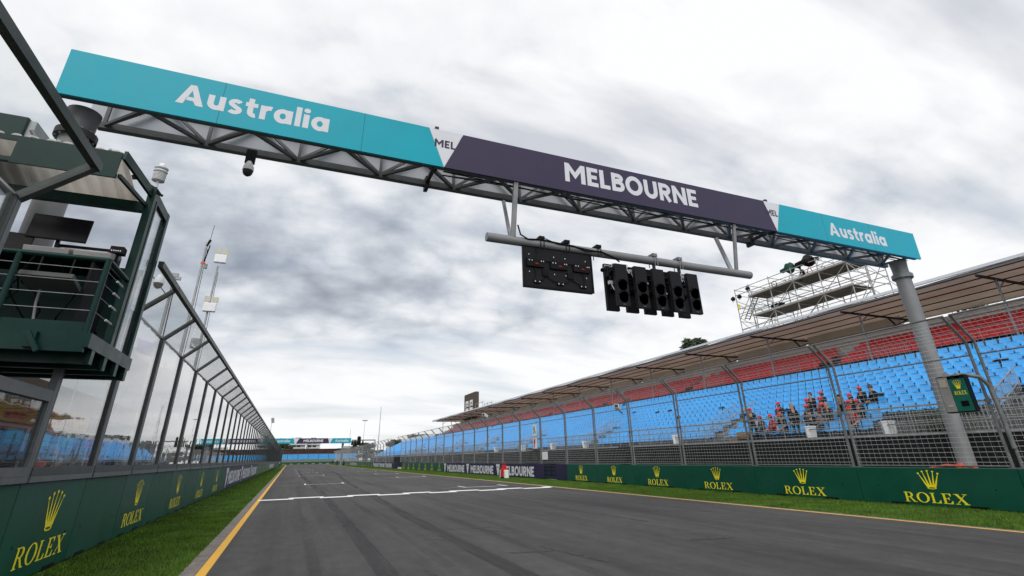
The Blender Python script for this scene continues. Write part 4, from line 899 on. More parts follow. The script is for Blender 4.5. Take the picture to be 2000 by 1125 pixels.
for y0, y1 in zip(cols[:-1], cols[1:]):
    if 9 < (y0+y1)/2 < 20: continue
    b = Q(); vs = []
    for i in range(9):
        y = y0+.1+(y1-y0-.2)*i/8; vs += [(36.3+.05*math.sin(i*2.1), y, 8.3), (36.5, y, roofz(36.5)-.03)]
    b.add(vs, [(2*i, 2*i+1, 2*i+3, 2*i+2) for i in range(8)]); o = b.build('back_curtain', TAN, GS, smooth=True)
b = Q()                                                            # handrails in front of the red rows, and lattice
for z in (.45, .75, 1.05): b.tube([(32.30, Y0, zr+z-.15), (32.30, Y1, zr+z-.15)], .022, 5)
y = Y0
while y < Y1:
    b.tube([(32.30, y, zr-.4), (32.30, y, zr+.9)], .02, 5); y += 1.2
y = Y0
while y < Y1:
    if (int(y/1.2) % 6) in (2, 3):
        for q in range(9): b.tube([(32.32, y+q*.13, zr), (32.32, y+q*.13, zr+.85)], .011, 4)
    y += 1.2
b.build('hand_rail', GALV, GS)
b = Q()
for z in (8.6, 9.05): b.tube([(35.45, Y0, z), (35.45, Y1, z)], .02, 5)
b.build('top_rail', GALV, GS)
b = Q()                                                            # rail on the front walkway
for z in (.45, .75, 1.08): b.tube([(22.42, Y0, 2.06+z), (22.42, YE, 2.06+z)], .024, 5)
y = Y0
while y < YE: b.tube([(22.42, y, 2.05), (22.42, y, 3.14)], .024, 5); y += 1.2
y = Y0; q = 0
while y < 110:
    if (q % 12) < 7 and not 16 < y < 22.4:
        for s_ in range(9): b.tube([(22.42, y+s_*.133, 2.2), (22.42, y+s_*.133, 3.12)], .010, 4, False)
    y += 1.2; q += 1
b.build('front_rail', GALV, GS)
aisles = [10.2+14.4*i for i in range(-1, 11)]
for y in aisles:
    if y > 118: continue
    b = Q()
    for s_ in (-.75, .75):
        for n in range(0, 4):
            x0 = 23.0+.75*n; z0 = 2.05+.355*n; b.tube([(x0, y+s_, z0), (x0, y+s_, z0+1.05)], .02, 5)
            for q in range(1, 6): b.tube([(x0+.125*q, y+s_, z0+.2+.06*q), (x0+.125*q, y+s_, z0+1.0+.059*q)], .010, 4, False)
        b.tube([(22.6, y+s_, 3.1), (23.0, y+s_, 3.10), (26.0, y+s_, 4.52)], .024, 5); b.tube([(22.6, y+s_, 2.55), (23.0, y+s_, 2.55), (26.0, y+s_, 3.97)], .018, 5)
    b.build('aisle_rail', GALV, GS)
    b = Q()
    for n in range(4): b.lim(22.96+.75*n, 23.30+.75*n, y-.6, y+.6, 2.052+.355*n, 2.22+.355*n)
    b.build('aisle_steps', mat('step_grey', (.15, .15, .155), .8, .1, .2, 5), GS)
# white slope of the uncovered far end
b = Q(); b.lim(xb+.06, xb+.3, Y1+2, YE, 5.2, 7.1); b.build('rear_screen', WPLAS, GS)

# ---------------------------------------------------------------- seats
def seat_geo():
    b = MB(); w = .225
    # a moulded shell: pan with a waterfall front, back leaning away and rounded at the top
    pr2 = [(-.20, .36), (-.19, .405), (.10, .40), (.17, .43), (.215, .62), (.245, .84)]
    vs = []; 
    for j, (u, v) in enumerate(pr2):
        ww = w*(1.04 if j < 4 else (1.03 if j == 4 else .90))
        for s_, off in ((-1, .022), (-.55, 0), (.55, 0), (1, .022)): vs.append((u-(off if j >= 3 else 0), s_*ww, v+(off if j < 3 else 0)))
    fs = [(4*j+i, 4*j+i+1, 4*j+i+5, 4*j+i+4) for j in range(5) for i in range(3)]
    n = len(vs); vs2 = [(x+(.022 if k >= 12 else 0), y, z-(.022 if k < 12 else 0)) for k, (x, y, z) in enumerate(vs)]
    b.add(vs, fs); b.add(vs2, [f[::-1] for f in fs]); 
    b.add([vs[20], vs[23], vs2[23], vs2[20], vs[0], vs[3], vs2[3], vs2[0]], [(0, 1, 2, 3), (4, 7, 6, 5)])
    for a in (0, 3):
        for j in range(5): b.add([vs[4*j+a], vs[4*j+4+a], vs2[4*j+4+a], vs2[4*j+a]], [(0, 1, 2, 3)])
    return b
sg = seat_geo()
sv, sf = np.array(sg.v), sg.f
lg = MB(); lg.lim(-.02, .02, -.02, .02, .0, .36)
seat_me = {'b': sg.mesh('seat', BLUE), 'r': sg.mesh('seat', RED)}
for m_ in seat_me.values(): m_.polygons.foreach_set('use_smooth', [True]*len(m_.polygons)); m_.set_sharp_from_angle(angle=R(50))
spots = []
rnd = random.Random(11)
def in_aisle(y): return any(abs(y-a) < .72 for a in aisles if a < 118)
for n in range(NB):
    y = Y0+.3
    while y < YE-.3:
        ok = n >= 4 or not in_aisle(y)
        if n < 2 and 8.6 < y < 16.0 and not 15.4 < y < 16.0: ok = False              # clear space beside the near steps
        if rnd.random() < .018: ok = False
        if ok: spots.append((23.32+.75*n+rnd.uniform(-.01, .01), y, 2.05+.355*n, 'b'))
        y += .535
for n in range(4):
    y = Y0+.3
    while y < Y1-.3:
        if (int((y+6)/.55) % 26) not in (0, 1) and rnd.random() > .02: spots.append((32.85+.75*n, y, 6.46+.355*n, 'r'))
        y += .55
def size(s):
    px, py, w = seen((s[0], s[1], s[2]+.6))
    if not (-20 < px < 2020 and -20 < py < 1145): return 1e6+w
    return w
spots.sort(key=size)
near, rest = spots[:298], spots[298:]
for x, y, z, c in near:
    o = bpy.data.objects.new('stand_seat', seat_me[c]); COL.objects.link(o); o.location = (x, y, z); o.rotation_euler = (0, 0, rnd.uniform(-.02, .02)); o.scale = (1, 1.1 if c == 'r' else 1, 1)
    tag(o, 'blue moulded plastic seat bolted in the rows of the near end of the grandstand' if c == 'b' else 'red moulded plastic seat in the top rows under the tan roof near end', 'seat', 'blue seats in the near rows' if c == 'b' else 'red seats in the top near rows')
for c, nm in (('b', 'blue_seats_beyond'), ('r', 'red_seats_beyond')):
    pts = np.array([s[:3] for s in rest if s[3] == c])
    if not len(pts): continue
    V = (sv[None]*np.array([1, 1.1 if c == 'r' else 1, 1])+pts[:, None]).reshape(-1, 3); nv = len(sv)
    F_ = [tuple(i+k*nv for i in f) for k in range(len(pts)) for f in sf]
    me = bpy.data.meshes.new(nm); me.from_pydata(V.tolist(), [], F_); me.materials.append(BLUE if c == 'b' else RED); me.polygons.foreach_set('use_smooth', [True]*len(me.polygons)); me.set_sharp_from_angle(angle=R(50))
    o = bpy.data.objects.new('far_blue_seating' if c == 'b' else 'far_red_seating', me); COL.objects.link(o); tag(o, kind='stuff')
# bins and crates on the walkway
bins = [(22.62, 17.9), (22.62, 14.3), (22.62, 27.5), (22.62, 45), (22.62, 52), (22.62, 60), (22.62, 39)]
bl = ['white bin on the walkway in front of the people in red caps', 'white bin on the walkway right of the people in red caps', 'white bin on the grandstand walkway left of the timber boxes']
for i, (x, y) in enumerate(bins):
    t = thing('waste_bin', bl[i] if i < 3 else 'small white bin far along the grandstand walkway', 'bin', (x, y, 2.05), 'far white bins' if i >= 3 else None)
    b = MB(); b.lathe([(.27, 0), (.33, .56)], 4); b.build('body', WPLAS, t, bevel=.02); b = MB(); b.lathe([(.35, .56), (.35, .61), (.1, .63)], 4); b.build('lid', WPLAS, t)
for i, (y, z, lab) in enumerate(((22.75, 2.05, 'brown timber box low on the grandstand walkway'), (22.1, 2.30, 'brown timber box raised higher beside the first on the walkway'))):
    t = thing('timber_box', lab, 'box', (22.75, y, z)); b = MB(); b.lim(-.2, .2, -.32, .32, 0, .30); b.build('body', TIMBER, t, bevel=.01); b = MB(); [b.lim(-.22, -.2, s_-.04, s_+.04, .01, .29) for s_ in (-.26, .26)]; b.build('batten', TIMBER, t)
t = thing('leafy_plant', 'dark green shrub stood on the grandstand walkway behind the rail', 'plant', (22.9, 12.6, 2.05)); b = MB(); g_ = random.Random(2)
for k in range(900):
    p = Vector((g_.gauss(0, .22), g_.gauss(0, .55), abs(g_.gauss(.45, .28)))); a = Vector((g_.gauss(0, 1), g_.gauss(0, 1), g_.gauss(0, 1))).normalized()*.07; c = a.orthogonal().normalized()*.03; b.add([p-a, p+c, p+a, p-c], [(0, 1, 2, 3)])
b.build('foliage', FOL, t); b = MB(); b.lathe([(.15, 0), (.2, .25)], 10); b.build('pot', BLACK, t)

# ================================================================ scaffold tower
so = (41, 30, 0); SCAF = mat('scaffold_tube', (.36, .36, .35), .5, .3, .2, 3)
SC = thing('scaffold_tower', 'tall two deck scaffold camera tower of silver tubes behind the grandstand roof', 'scaffold', so)
def sc(): return mbl(so)
ys = [23.3, 24.75, 27.25, 29.8, 32.3, 34.8, 36.5]
for y in ys:
    for x in (40, 42.3):
        top = 17.0 if y > 24 else 15.2
        b = sc(); b.tube([(x, y, 0), (x, y, top)], .045, 6); b.build('standard', SCAF, SC)
b = sc()
for x in (40, 42.3):
    for z in (9.9, 11.9, 12.8, 13.75, 14.35, 14.85, 15.72, 16.3, 16.85): b.tube([(x, 23.3 if z < 15.2 else 24.7, z), (x, 36.5 if z not in (13.75, 15.72) else 34.8, z)], .036, 5)
for y in ys:
    for z in (9.9, 11.9, 13.6, 15.0, 16.3, 16.85): b.tube([(40, y, z), (42.3, y, z)], .034, 5)
b.build('ledger', SCAF, SC)
b = sc()
for i in range(len(ys)-1):
    for k, (z0, z1) in enumerate(((8, 9.9), (9.9, 11.9), (11.9, 13.7), (13.75, 15.7))):
        a, c = (ys[i], ys[i+1]) if (i+k) % 2 else (ys[i+1], ys[i])
        b.tube([(39.97, a, z0), (39.97, c, z1)], .032, 5); b.tube([(42.33, c, z0), (42.33, a, z1)], .030, 5)
    b.tube([(40, ys[i], 13.7), (42.3, ys[i+1], 12.2)], .030, 5); b.tube([(40, ys[i+1], 15.7), (42.3, ys[i], 14.2)], .030, 5)
for z in (9.9, 11.3, 12.7, 14.1): b.tube([(40, 34.8, z), (40, 36.5, z+1.3)], .030, 5); b.tube([(40, 36.5, z), (42.3, 34.8, z+.9)], .030, 5)
b.tube([(40, 23.3, 15.0), (40, 19.8, 10.2)], .03, 5); b.tube([(42.3, 23.3, 13.2), (41, 20.4, 11)], .03, 5)
b.build('brace', SCAF, SC)
for z in (13.76, 15.74):
    b = sc(); 
    for q in range(7): b.lim(40.02+.33*q, 40.02+.33*q+.32, 24.7, 34.85, z, z+.06)
    b.build('deck', mat('deck_board', (.17, .16, .14), .85, 0, .25, 2, dirt=.5, dcol=(.07, .06, .05)), SC)
    b = sc(); b.lim(39.9, 39.99, 24.6, 34.9, z-.02, z+.15); b.build('toe_board', SCAF, SC)
for (z0, y0), (z1, y1) in (((11.9, 34.9), (9.9, 36.2)), ((13.8, 36.3), (15.7, 34.7))):
    b = sc(); 
    for x in (40.4, 41.0): b.bar((x, y0, z0), (x, y1, z1), .05, .10)
    for q in range(9): f_ = (q+.5)/9; b.lim(40.42, 40.98, y0+(y1-y0)*f_-.08, y0+(y1-y0)*f_+.08, z0+(z1-z0)*f_-.01, z0+(z1-z0)*f_+.015)
    b.build('stair', SCAF, SC)
def spot(loc, label, m=None):
    t = thing('spot_lamp', label, 'lamp', loc); b = MB(); b.lathe([(.08, .0), (.16, .14), (.24, .34)], 10, M=Matrix.Rotation(R(70), 4, 'Y')); b.build('hood', m or BLACK, t); b = MB(); b.bar((0, 0, 0), (.25, 0, -.25), .05); b.build('yoke', BLACK, t)
spot((39.8, 36.95, 16.0), 'black spot lamp clamped outside the scaffold, outermost on its left corner'); spot((39.8, 36.1, 16.0), 'black spot lamp on the scaffold corner standard, next to the outermost one'); spot((39.8, 34.9, 16.5), 'pair of hooded black lamps at the left end of the top scaffold deck'); 
t = thing('signal_flag', 'small yellow cloth tied to the left edge of the scaffold', 'flag', (39.9, 36.4, 15.2)); b = MB(); b.add([(0, 0, 0), (0, -.25, .1), (.05, -.3, -.3), (0, -.05, -.35)], [(0, 1, 2, 3)]); o = b.build('cloth', YEL, t); o.modifiers.new('thick', 'SOLIDIFY').thickness = .01
for i, (y, m, lab, s_) in enumerate(((30.1, GREENC, 'camera under a dark green rain cover on the top scaffold deck', 1.0), (28.2, BLACK, 'camera under a black rain cover on the top scaffold deck, right of the crouching operator', 1.25))):
    t = thing('covered_camera', lab, 'camera', (40.4, y, 15.8)); b = MB()
    g_ = random.Random(i+3); b.lathe([(.15*s_, .75), (.42*s_, .95), (.48*s_, 1.25), (.36*s_, 1.55), (.2*s_, 1.7)], 9, (0, 0, .1)); b.bar((0, .2, 1.35), (0, .95*s_, 1.30), .34*s_, .30*s_); b.bar((0, -.2, 1.45), (0, -.75*s_, 1.25), .2*s_, .2*s_)
    b.v = [(x+g_.gauss(0, .04), y_+g_.gauss(0, .04), z+g_.gauss(0, .04)) for x, y_, z in b.v]; b.build('cover', m, t, smooth=True)
    b = MB(); [b.tube([(0, 0, .95), (.4*math.cos(q*2.09), .4*math.sin(q*2.09), 0)], .03, 5) for q in range(3)]; b.build('tripod', REDP if i else ALU, t)
for i, (y, z) in enumerate(((31.7, 16.0), (32.6, 14.4), (26.8, 16.4))):
    t = thing('cable_coil', ['coil of cable hung on the top rail left of the covered cameras', 'coil of cable hung on the lower scaffold deck rail', 'coil of cable hung on the rail right of the black covered camera'][i], 'cable', (39.9, y, z)); b = MB(); b.tube([(0, .28*math.cos(q*.5236), .32*math.sin(q*.5236)) for q in range(13)], .03, 5); b.build('coil', BLACK if i < 2 else ALU, t)
t = thing('flight_case', 'dark case standing on the left part of the lower scaffold deck', 'case', (40.5, 32.3, 13.83)); b = MB(); b.lim(-.3, .3, -.55, .55, 0, .5); b.build('body', BLACK, t, bevel=.02); b = MB(); b.lim(-.31, -.3, -.1, .1, .25, .3); b.build('handle', ALU, t)
# big screen beyond the stand
sl = (36, 113, 0); t = thing('big_screen', 'dark brown display screen with pale blocky figures above the far end of the roof', 'screen', sl); F = frame((0, 0, 0), Vector((.0, -1, 0)), (0, 0, 1))
b = mbl(sl); b.lim(36.0, 36.8, 108.4, 116.6, 9.5, 15.0); b.build('cabinet', mat('screen_brown', (.085, .062, .050), .7), t)
b = MB()
for u0 in (-2.6, .5):
    for p in ((0, 2.2, 13.0, 13.5), (0, .5, 12.0, 13.0), (1.6, 2.2, 12.2, 13.0), (.7, 1.4, 12.3, 12.7), (0, 2.2, 11.4, 11.9), (1.0, 1.5, 10.9, 11.4)): b.flat([(u0+p[0], p[2]), (u0+p[1], p[2]), (u0+p[1], p[3]), (u0+p[0], p[3])], .01, F)
b.build('display_figures', WPLAS, t)
b = mbl(sl)
for y in (103.5, 106.2, 108.2):
    for x in (36, 38): b.tube([(x, y, 0), (x, y, 12.5)], .05, 5)
for z in (10, 11.2, 12.3):
    for x in (36, 38): b.tube([(x, 103.2, z), (x, 108.3, z)], .05, 5)
b.build('support_frame', GALV, t)
# lamps, signs and boxes on the right fence
t = thing('light_board', 'green hanging board with yellow crown and name on a curved arm by the fence', 'light board', (17.35, 8.80, 2.5))
b = MB(); b.lim(-.10, .10, -.36, .36, 0, 1.0); b.build('housing', BLACK, t, bevel=.01)
F = frame((-.102, 0, 0), (0, -1, 0), (0, 0, 1))
b = MB(); b.prism([(-.06, .03), (.34, .03), (.34, .90), (-.06, .90)], 0, .012, F); b.build('face', mat('board_green', (.006, .105, .075), .45), t)
b = MB(); b.prism([(-.34, .03), (-.075, .03), (-.075, .97), (-.34, .97)], 0, .010, F); b.build('side_plate', mat('plate_grey', (.23, .23, .22), .5), t)
b = MB(); b.prism([(-.30, .70), (-.12, .70), (-.12, .92), (-.30, .92)], .010, .02, F); b.prism([(-.26, .16), (-.14, .16), (-.14, .22), (-.26, .22)], .010, .018, F); b.build('side_panel', mat('panel_buff', (.36, .34, .27), .6), t)
b = MB(); b.prism([(.08, .16), (.26, .16), (.26, .30), (.08, .30)], .012, .022, F); b.build('small_screen', SCREEN, t)
b = MB(); crown(b, F, .14, .62, .20, .24, .015); b.build('emblem', YEL, t); b = MB(); word(b, 'ROLEX', SERIF, F, .0, .30, .47, .10, .015); b.build('lettering', YEL, t)
b = MB(); b.tube([(.62, -.55, -.95), (.60, -.55, .2), (.56, -.54, .70), (.42, -.48, .92), (.2, -.30, 1.0), (.0, -.1, 1.02)], .055, 10); b.build('arm', GALVD, t, smooth=True)
b = MB(); b.lathe([(.10, -.05), (.10, .05)], 14, (-.05, .08, 1.0), Matrix.Rotation(R(90), 4, 'Y')); b.lathe([(.07, -.05), (.07, .05)], 14, (-.05, -.18, .98), Matrix.Rotation(R(90), 4, 'Y')); b.lim(-.06, .06, -.34, .34, .97, 1.03); b.build('clamp', GALV, t)
fs_ = (17.85, 39.2, 0)
t = thing('fence_sign', 'white sign with green running figure on a fence post above the gate', 'sign', (17.9, 38.75, 3.1)); F = frame((-.03, 0, 0), (0, -1, 0), (0, 0, 1))
b = MB(); b.prism([(-.36, 0), (.36, 0), (.36, .85), (-.36, .85)], -.01, .01, F); b.build('plate', WPLAS, t); b = MB(); [b.flat([(u-.06+k_, v), (u+.06+k_, v+.02), (u+.05, v+.22), (u-.07, v+.2)], .014+.001*q, F) for q, (u, v, k_) in enumerate(((0, .5, 0), (.02, .3, .05), (-.1, .12, -.05), (.12, .14, .06), (-.16, .42, 0)))]; b.build('symbol', mat('sign_green', (.01, .25, .10), .5), t)
t = thing('fence_sign', 'white sign with red extinguisher symbol on a fence post above the gate', 'sign', (17.9, 38.7, 2.15)); b = MB(); b.prism([(-.36, 0), (.36, 0), (.36, .8), (-.36, .8)], -.01, .01, F); b.build('plate', WPLAS, t); b = MB(); b.flat([(-.24, .08), (-.06, .08), (-.06, .62), (-.12, .70), (-.24, .62)], .014, F); b.flat([(-.05, .35), (.02, .35), (.10, .70), (-.1, .75)], .0145, F); b.build('symbol', REDP, t)
t = thing('fence_sign', 'white plastic placard tied low on the wire fence beside the gate', 'sign', (17.9, 37.0, 1.35)); b = MB(); b.prism([(-.45, 0), (.45, 0), (.45, .55), (-.45, .55)], -.01, .01, F); b.build('plate', WPLAS, t); b = MB(); [b.tube([(-.03, s_, .53), (.05, s_*.9, .62)], .012, 4) for s_ in (-.4, .4)]; b.build('tie', BLACK, t)
for i, (y, h) in enumerate(((27.1, 1.0), (39.6, 1.05), (40.9, .95), (50.5, .8), (61, .8), (74, .8), (83, .8), (92, .8), (118, .8), (130, .8), (146, .8))):
    t = thing('black_box', 'upright black box on the wall above the green barrier nearest the navy gate' if i == 0 else ('upright black box beside the gate in the right fence, the nearer one' if i == 1 else ('upright black box beside the gate in the right fence, the farther one' if i == 2 else 'far upright black box on the wall behind the wire fence')), 'box', (18.35, y, 1.05), 'far black boxes' if i > 2 else None)
    b = MB(); b.lim(-.18, .18, -.36, .36, 0, h); b.build('body', BLACK, t, bevel=.02); b = MB(); [b.lim(-.185, -.18, -.3, .3, h*(.2+.15*q), h*(.2+.15*q)+.03) for q in range(4)]; b.build('grille', BLACKS, t)
for loc, lab, s_ in (((17.75, 26.45, 4.10), 'white box camera fixed high on a right fence post', 1.), ((17.6, 49.4, 5.3), 'far white box camera above the right fence', 1.2)):
    t = thing('box_camera', lab, 'camera', loc); b = MB(); b.bar((0, 0, 0), (-.45*s_, -.5*s_, .12*s_), .26*s_, .24*s_); b.build('housing', WPLAS, t, bevel=.02); b = MB(); b.bar((.05, 0, -.1), (.25, 0, -.25), .06); b.build('bracket', GALVD, t); b = MB(); b.bar((-.45*s_, -.5*s_, .12*s_), (-.46*s_, -.512*s_, .123*s_), .2*s_, .18*s_); b.build('lens', LENS, t)
t = thing('traffic_cone', 'bright orange cone shape poking up behind the right wall near the grey column', 'cone', (18.75, 10.1, 1.0)); b = MB(); b.lathe([(.24, -.7), (.10, .10), (.07, .16)], 12); b.build('cone', ORANGE, t); b = MB(); b.tube([(-.05, -.1, .08), (-.1, .3, .12), (-.12, .8, .02)], .035, 6); b.tube([(-.05, -.1, .10), (-.1, -.4, .06), (-.1, -.5, .0)], .035, 6); b.build('strap', ORANGE, t)
t = thing('fire_cart', 'small red and white fire cart standing on the right grass verge', 'cart', (16.3, 41.5, 0)); b = MB(); b.lim(-.22, .22, -.28, .28, .1, .75); b.lim(-.15, .15, -.18, .18, .75, .95); b.build('tank', REDP, t, bevel=.04)
[MB().lim(-.16, .16, u_-.15, u_+.15, .02, .62).build('side_case', WPLAS, t, bevel=.03) for u_ in (-.47, .47)]; b = MB(); b.tube([(0, -.2, .95), (0, -.2, 1.15), (0, .2, 1.15), (0, .2, .95)], .025, 6); b.build('handle', REDP, t); b = MB(); [b.tube([(-.2, s_, .1), (.2, s_, .1)], .1, 10) for s_ in (-.2, .2)]; b.build('wheel', BLACK, t)
# ================================================================ people
def body_mesh(name, J, mats):
    """J: joint name -> (pos, radius, parent). Grown as one skinned surface; faces take the material of the nearest joint's zone."""
    keys = list(J); vs = [J[k][0] for k in keys]; es = [(keys.index(J[k][2]), keys.index(k)) for k in keys if J[k][2]]
    me = bpy.data.meshes.new(name+'_cage'); me.from_pydata(vs, es, []); o = bpy.data.objects.new(name+'_cage', me); COL.objects.link(o)
    sk = o.modifiers.new('skin', 'SKIN'); sk.use_smooth_shade = True
    for i, k in enumerate(keys):
        r_ = J[k][1]; d = me.skin_vertices[0].data[i]; d.radius = r_ if isinstance(r_, tuple) else (r_, r_); d.use_root = (i == 0)
    sb = o.modifiers.new('sub', 'SUBSURF'); sb.levels = 1; sb.render_levels = 1
    dg = bpy.context.evaluated_depsgraph_get(); out = bpy.data.meshes.new_from_object(o.evaluated_get(dg)); bpy.data.objects.remove(o); out.name = name
    out.materials.clear()
    for m in mats: out.materials.append(m)
    zone = [J[k][3] for k in keys]; P = np.array(vs)
    segs = [(np.array(J[k][0]), np.array(J[J[k][2]][0]), J[k][3]) for k in keys if J[k][2]]
    for p in out.polygons:
        c = np.array(p.center); best = (9, 0)
        for a, b_, z in segs:
            ab = b_-a; t = max(0, min(1, np.dot(c-a, ab)/max(1e-9, np.dot(ab, ab)))); d = np.linalg.norm(c-a-ab*t)
            if d < best[0]-1e-6: best = (d, z)
        p.material_index = best[1]; p.use_smooth = True
    return out
def hand(J, side, wrist, dirv, palm, up):
    """palm, four fingers of unequal length with a bend, thumb from the side of the palm"""
    w = Vector(J[wrist][0]); d = Vector(dirv).normalized(); u = Vector(up).normalized(); s_ = d.cross(u).normalized()
    J[palm] = (tuple(w+d*.07), (.036, .016), wrist, 0)
    for i, (off, L) in enumerate(((-.027, .070), (-.009, .078), (.009, .073), (.027, .058))):
        a = w+d*.10+s_*off; b = a+d*L*.5-u*.006; c = b+d*L*.35-u*.028
        J[f'{palm}f{i}'] = (tuple(b), .009, palm, 0); J[f'{palm}g{i}'] = (tuple(c), .008, f'{palm}f{i}', 0)
    a = w+d*.03-s_*.036*side; b = a+d*.04-s_*.02*side-u*.01
    J[f'{palm}t0'] = (tuple(a), .011, wrist, 0); J[f'{palm}t1'] = (tuple(b), .009, f'{palm}t0', 0)
def figure(pose):
    J = {}
    if pose.startswith('sit'):
        lean = .30 if pose == 'sit_lean' else .04
        J['hip'] = ((0, 0, .53), (.155, .12), None, 2); J['belly'] = ((0, lean*.35, .72), (.145, .105), 'hip', 1); J['chest'] = ((0, lean*.75, .93), (.165, .11), 'belly', 1)
        J['neck'] = ((0, lean+.02, 1.08), .055, 'chest', 0)
        hx = 0; hy = lean+.05
        knee, ank = (.12, .44, .52), (.12, .42, .10)
    else:
        J['hip'] = ((0, 0, .93), (.15, .11), None, 2); J['belly'] = ((0, .0, 1.10), (.14, .10), 'hip', 1); J['chest'] = ((0, 0, 1.32), (.165, .11), 'belly', 1); J['neck'] = ((0, .02, 1.47), .055, 'chest', 0); hy = .03
        knee, ank = (.11, .03, .50), (.11, -.01, .09)
    nz = J['neck'][0][2]
    J['head'] = ((0, hy+.01, nz+.10), (.072, .085), 'neck', 0); J['crown'] = ((0, hy, nz+.20), (.070, .088), 'head', 0)
    J['nose'] = ((0, hy+.105, nz+.115), .014, 'head', 0)
    for s_ in (-1, 1):
        q = 'l' if s_ < 0 else 'r'; cy = J['chest'][0][1]; cz = J['chest'][0][2]
        J[q+'ear'] = ((s_*.078, hy, nz+.12), .014, 'head', 0)
        J[q+'sh'] = ((s_*.185, cy, cz+.07), .068, 'chest', 1)
        if pose == 'stand_up' and s_ > 0: el, wr, dv = (s_*.36, cy+.12, cz+.10), (s_*.22, cy+.18, cz+.34), (-.6, -.1, .6)
        elif pose == 'sit_lean': el, wr, dv = (s_*.26, cy+.13, cz-.20), (s_*.10, cy+.32, cz-.36), (-s_*.4, .6, -.3)
        elif pose.startswith('sit'): el, wr, dv = (s_*.25, cy+.08, cz-.22), (s_*.12, cy+.30, cz-.33), (-s_*.4, .8, -.1)
        else: el, wr, dv = (s_*.24, cy-.02, cz-.24), (s_*.24, cy+.10, cz-.47), (0, .15, -1)
        J[q+'el'] = (el, .046, q+'sh', 1); J[q+'wr'] = (wr, .030, q+'el', 0 if pose in ('sit_lean', 'stand_up') else 1)
        hand(J, s_, q+'wr', dv, q+'palm', (0, .5, .8) if pose.startswith('sit') else (0, 1, .2))
        J[q+'th'] = ((s_*.10, .04 if pose.startswith('sit') else 0, (.52 if pose.startswith('sit') else .84)), .088, 'hip', 2)
        J[q+'kn'] = ((s_*knee[0], knee[1], knee[2]), .062, q+'th', 2); J[q+'an'] = ((s_*ank[0], ank[1], ank[2]), .043, q+'kn', 2)
        J[q+'to'] = ((s_*(ank[0]+.02), ank[1]+.17, .04), (.045, .033), q+'an', 3)
    return J, (hy, nz)
POSES = {}
for p_ in ('sit', 'sit_lean', 'stand', 'stand_up'):
    J, hd = figure(p_); POSES[p_] = (body_mesh('body', J, [SKIN, CLOTHS[0], CLOTHS[0], BLACK]), hd)
def cap_mesh(hd, m):
    hy, nz = hd; b = MB(); n = 14; rows = 5; vs = []
    for j in range(rows+1):
        a = R(90*j/rows); 
        for i in range(n): t = 2*math.pi*i/n; vs.append((.098*math.cos(a)*math.cos(t), hy+.115*math.cos(a)*math.sin(t), nz+.165+.12*math.sin(a)))
    b.add(vs, [(j*n+i, j*n+(i+1) % n, (j+1)*n+(i+1) % n, (j+1)*n+i) for j in range(rows) for i in range(n)])
    pts = [(-.085, .07), (-.075, .16), (-.03, .195), (.03, .195), (.075, .16), (.085, .07)]
    b.prism(pts, -.004, .006, Matrix.Translation((0, hy, nz+.165))); return b.mesh('cap', m)
def hair_mesh(hd, m, long_):
    hy, nz = hd; b = MB(); b.lathe([(.070, .09), (.093, .14), (.098, .21), (.08, .275), (.03, .30)], 14, (0, hy-.022, nz))
    if long_: b.lathe([(.04, -.12), (.085, -.04), (.095, .10), (.09, .2)], 12, (0, hy-.045, nz))
    return b.mesh('hair', m)
def eyes(hd, t):
    hy, nz = hd
    for s_ in (-1, 1):
        b = MB(); b.lathe([(.004, -.010), (.010, 0), (.004, .010)], 8, (s_*.032, hy+.082, nz+.135)); b.build('eye', BLACK, t)
def person(pose, x, y, z, rz, shirt, trousers, head, label, group=None):
    me, hd = POSES[pose]; t = thing('person', label, 'person', (x, y, z), group, rz)
    o = bpy.data.objects.new('body', me); COL.objects.link(o); o.parent = t
    for i, m in ((1, shirt), (2, trousers)):
        o.material_slots[i].link = 'OBJECT'; o.material_slots[i].material = m
    if head == 'cap': c = bpy.data.objects.new('cap', cap_mesh(hd, CAPRED)); COL.objects.link(c); c.parent = t
    if head == 'blackcap': c = bpy.data.objects.new('cap', cap_mesh(hd, CLOTHS[0])); COL.objects.link(c); c.parent = t
    hm = hair_mesh(hd, GREYH if head == 'grey' else HAIR, head == 'long')
    c = bpy.data.objects.new('hair', hm); COL.objects.link(c); c.parent = t
    if head == 'cap': c.scale = (.98, .98, .93)
    eyes(hd, t); return t
K, RD, NV, GY = CLOTHS
def row(n): return 23.32+.75*n, 2.05+.355*n
FACE = R(90)
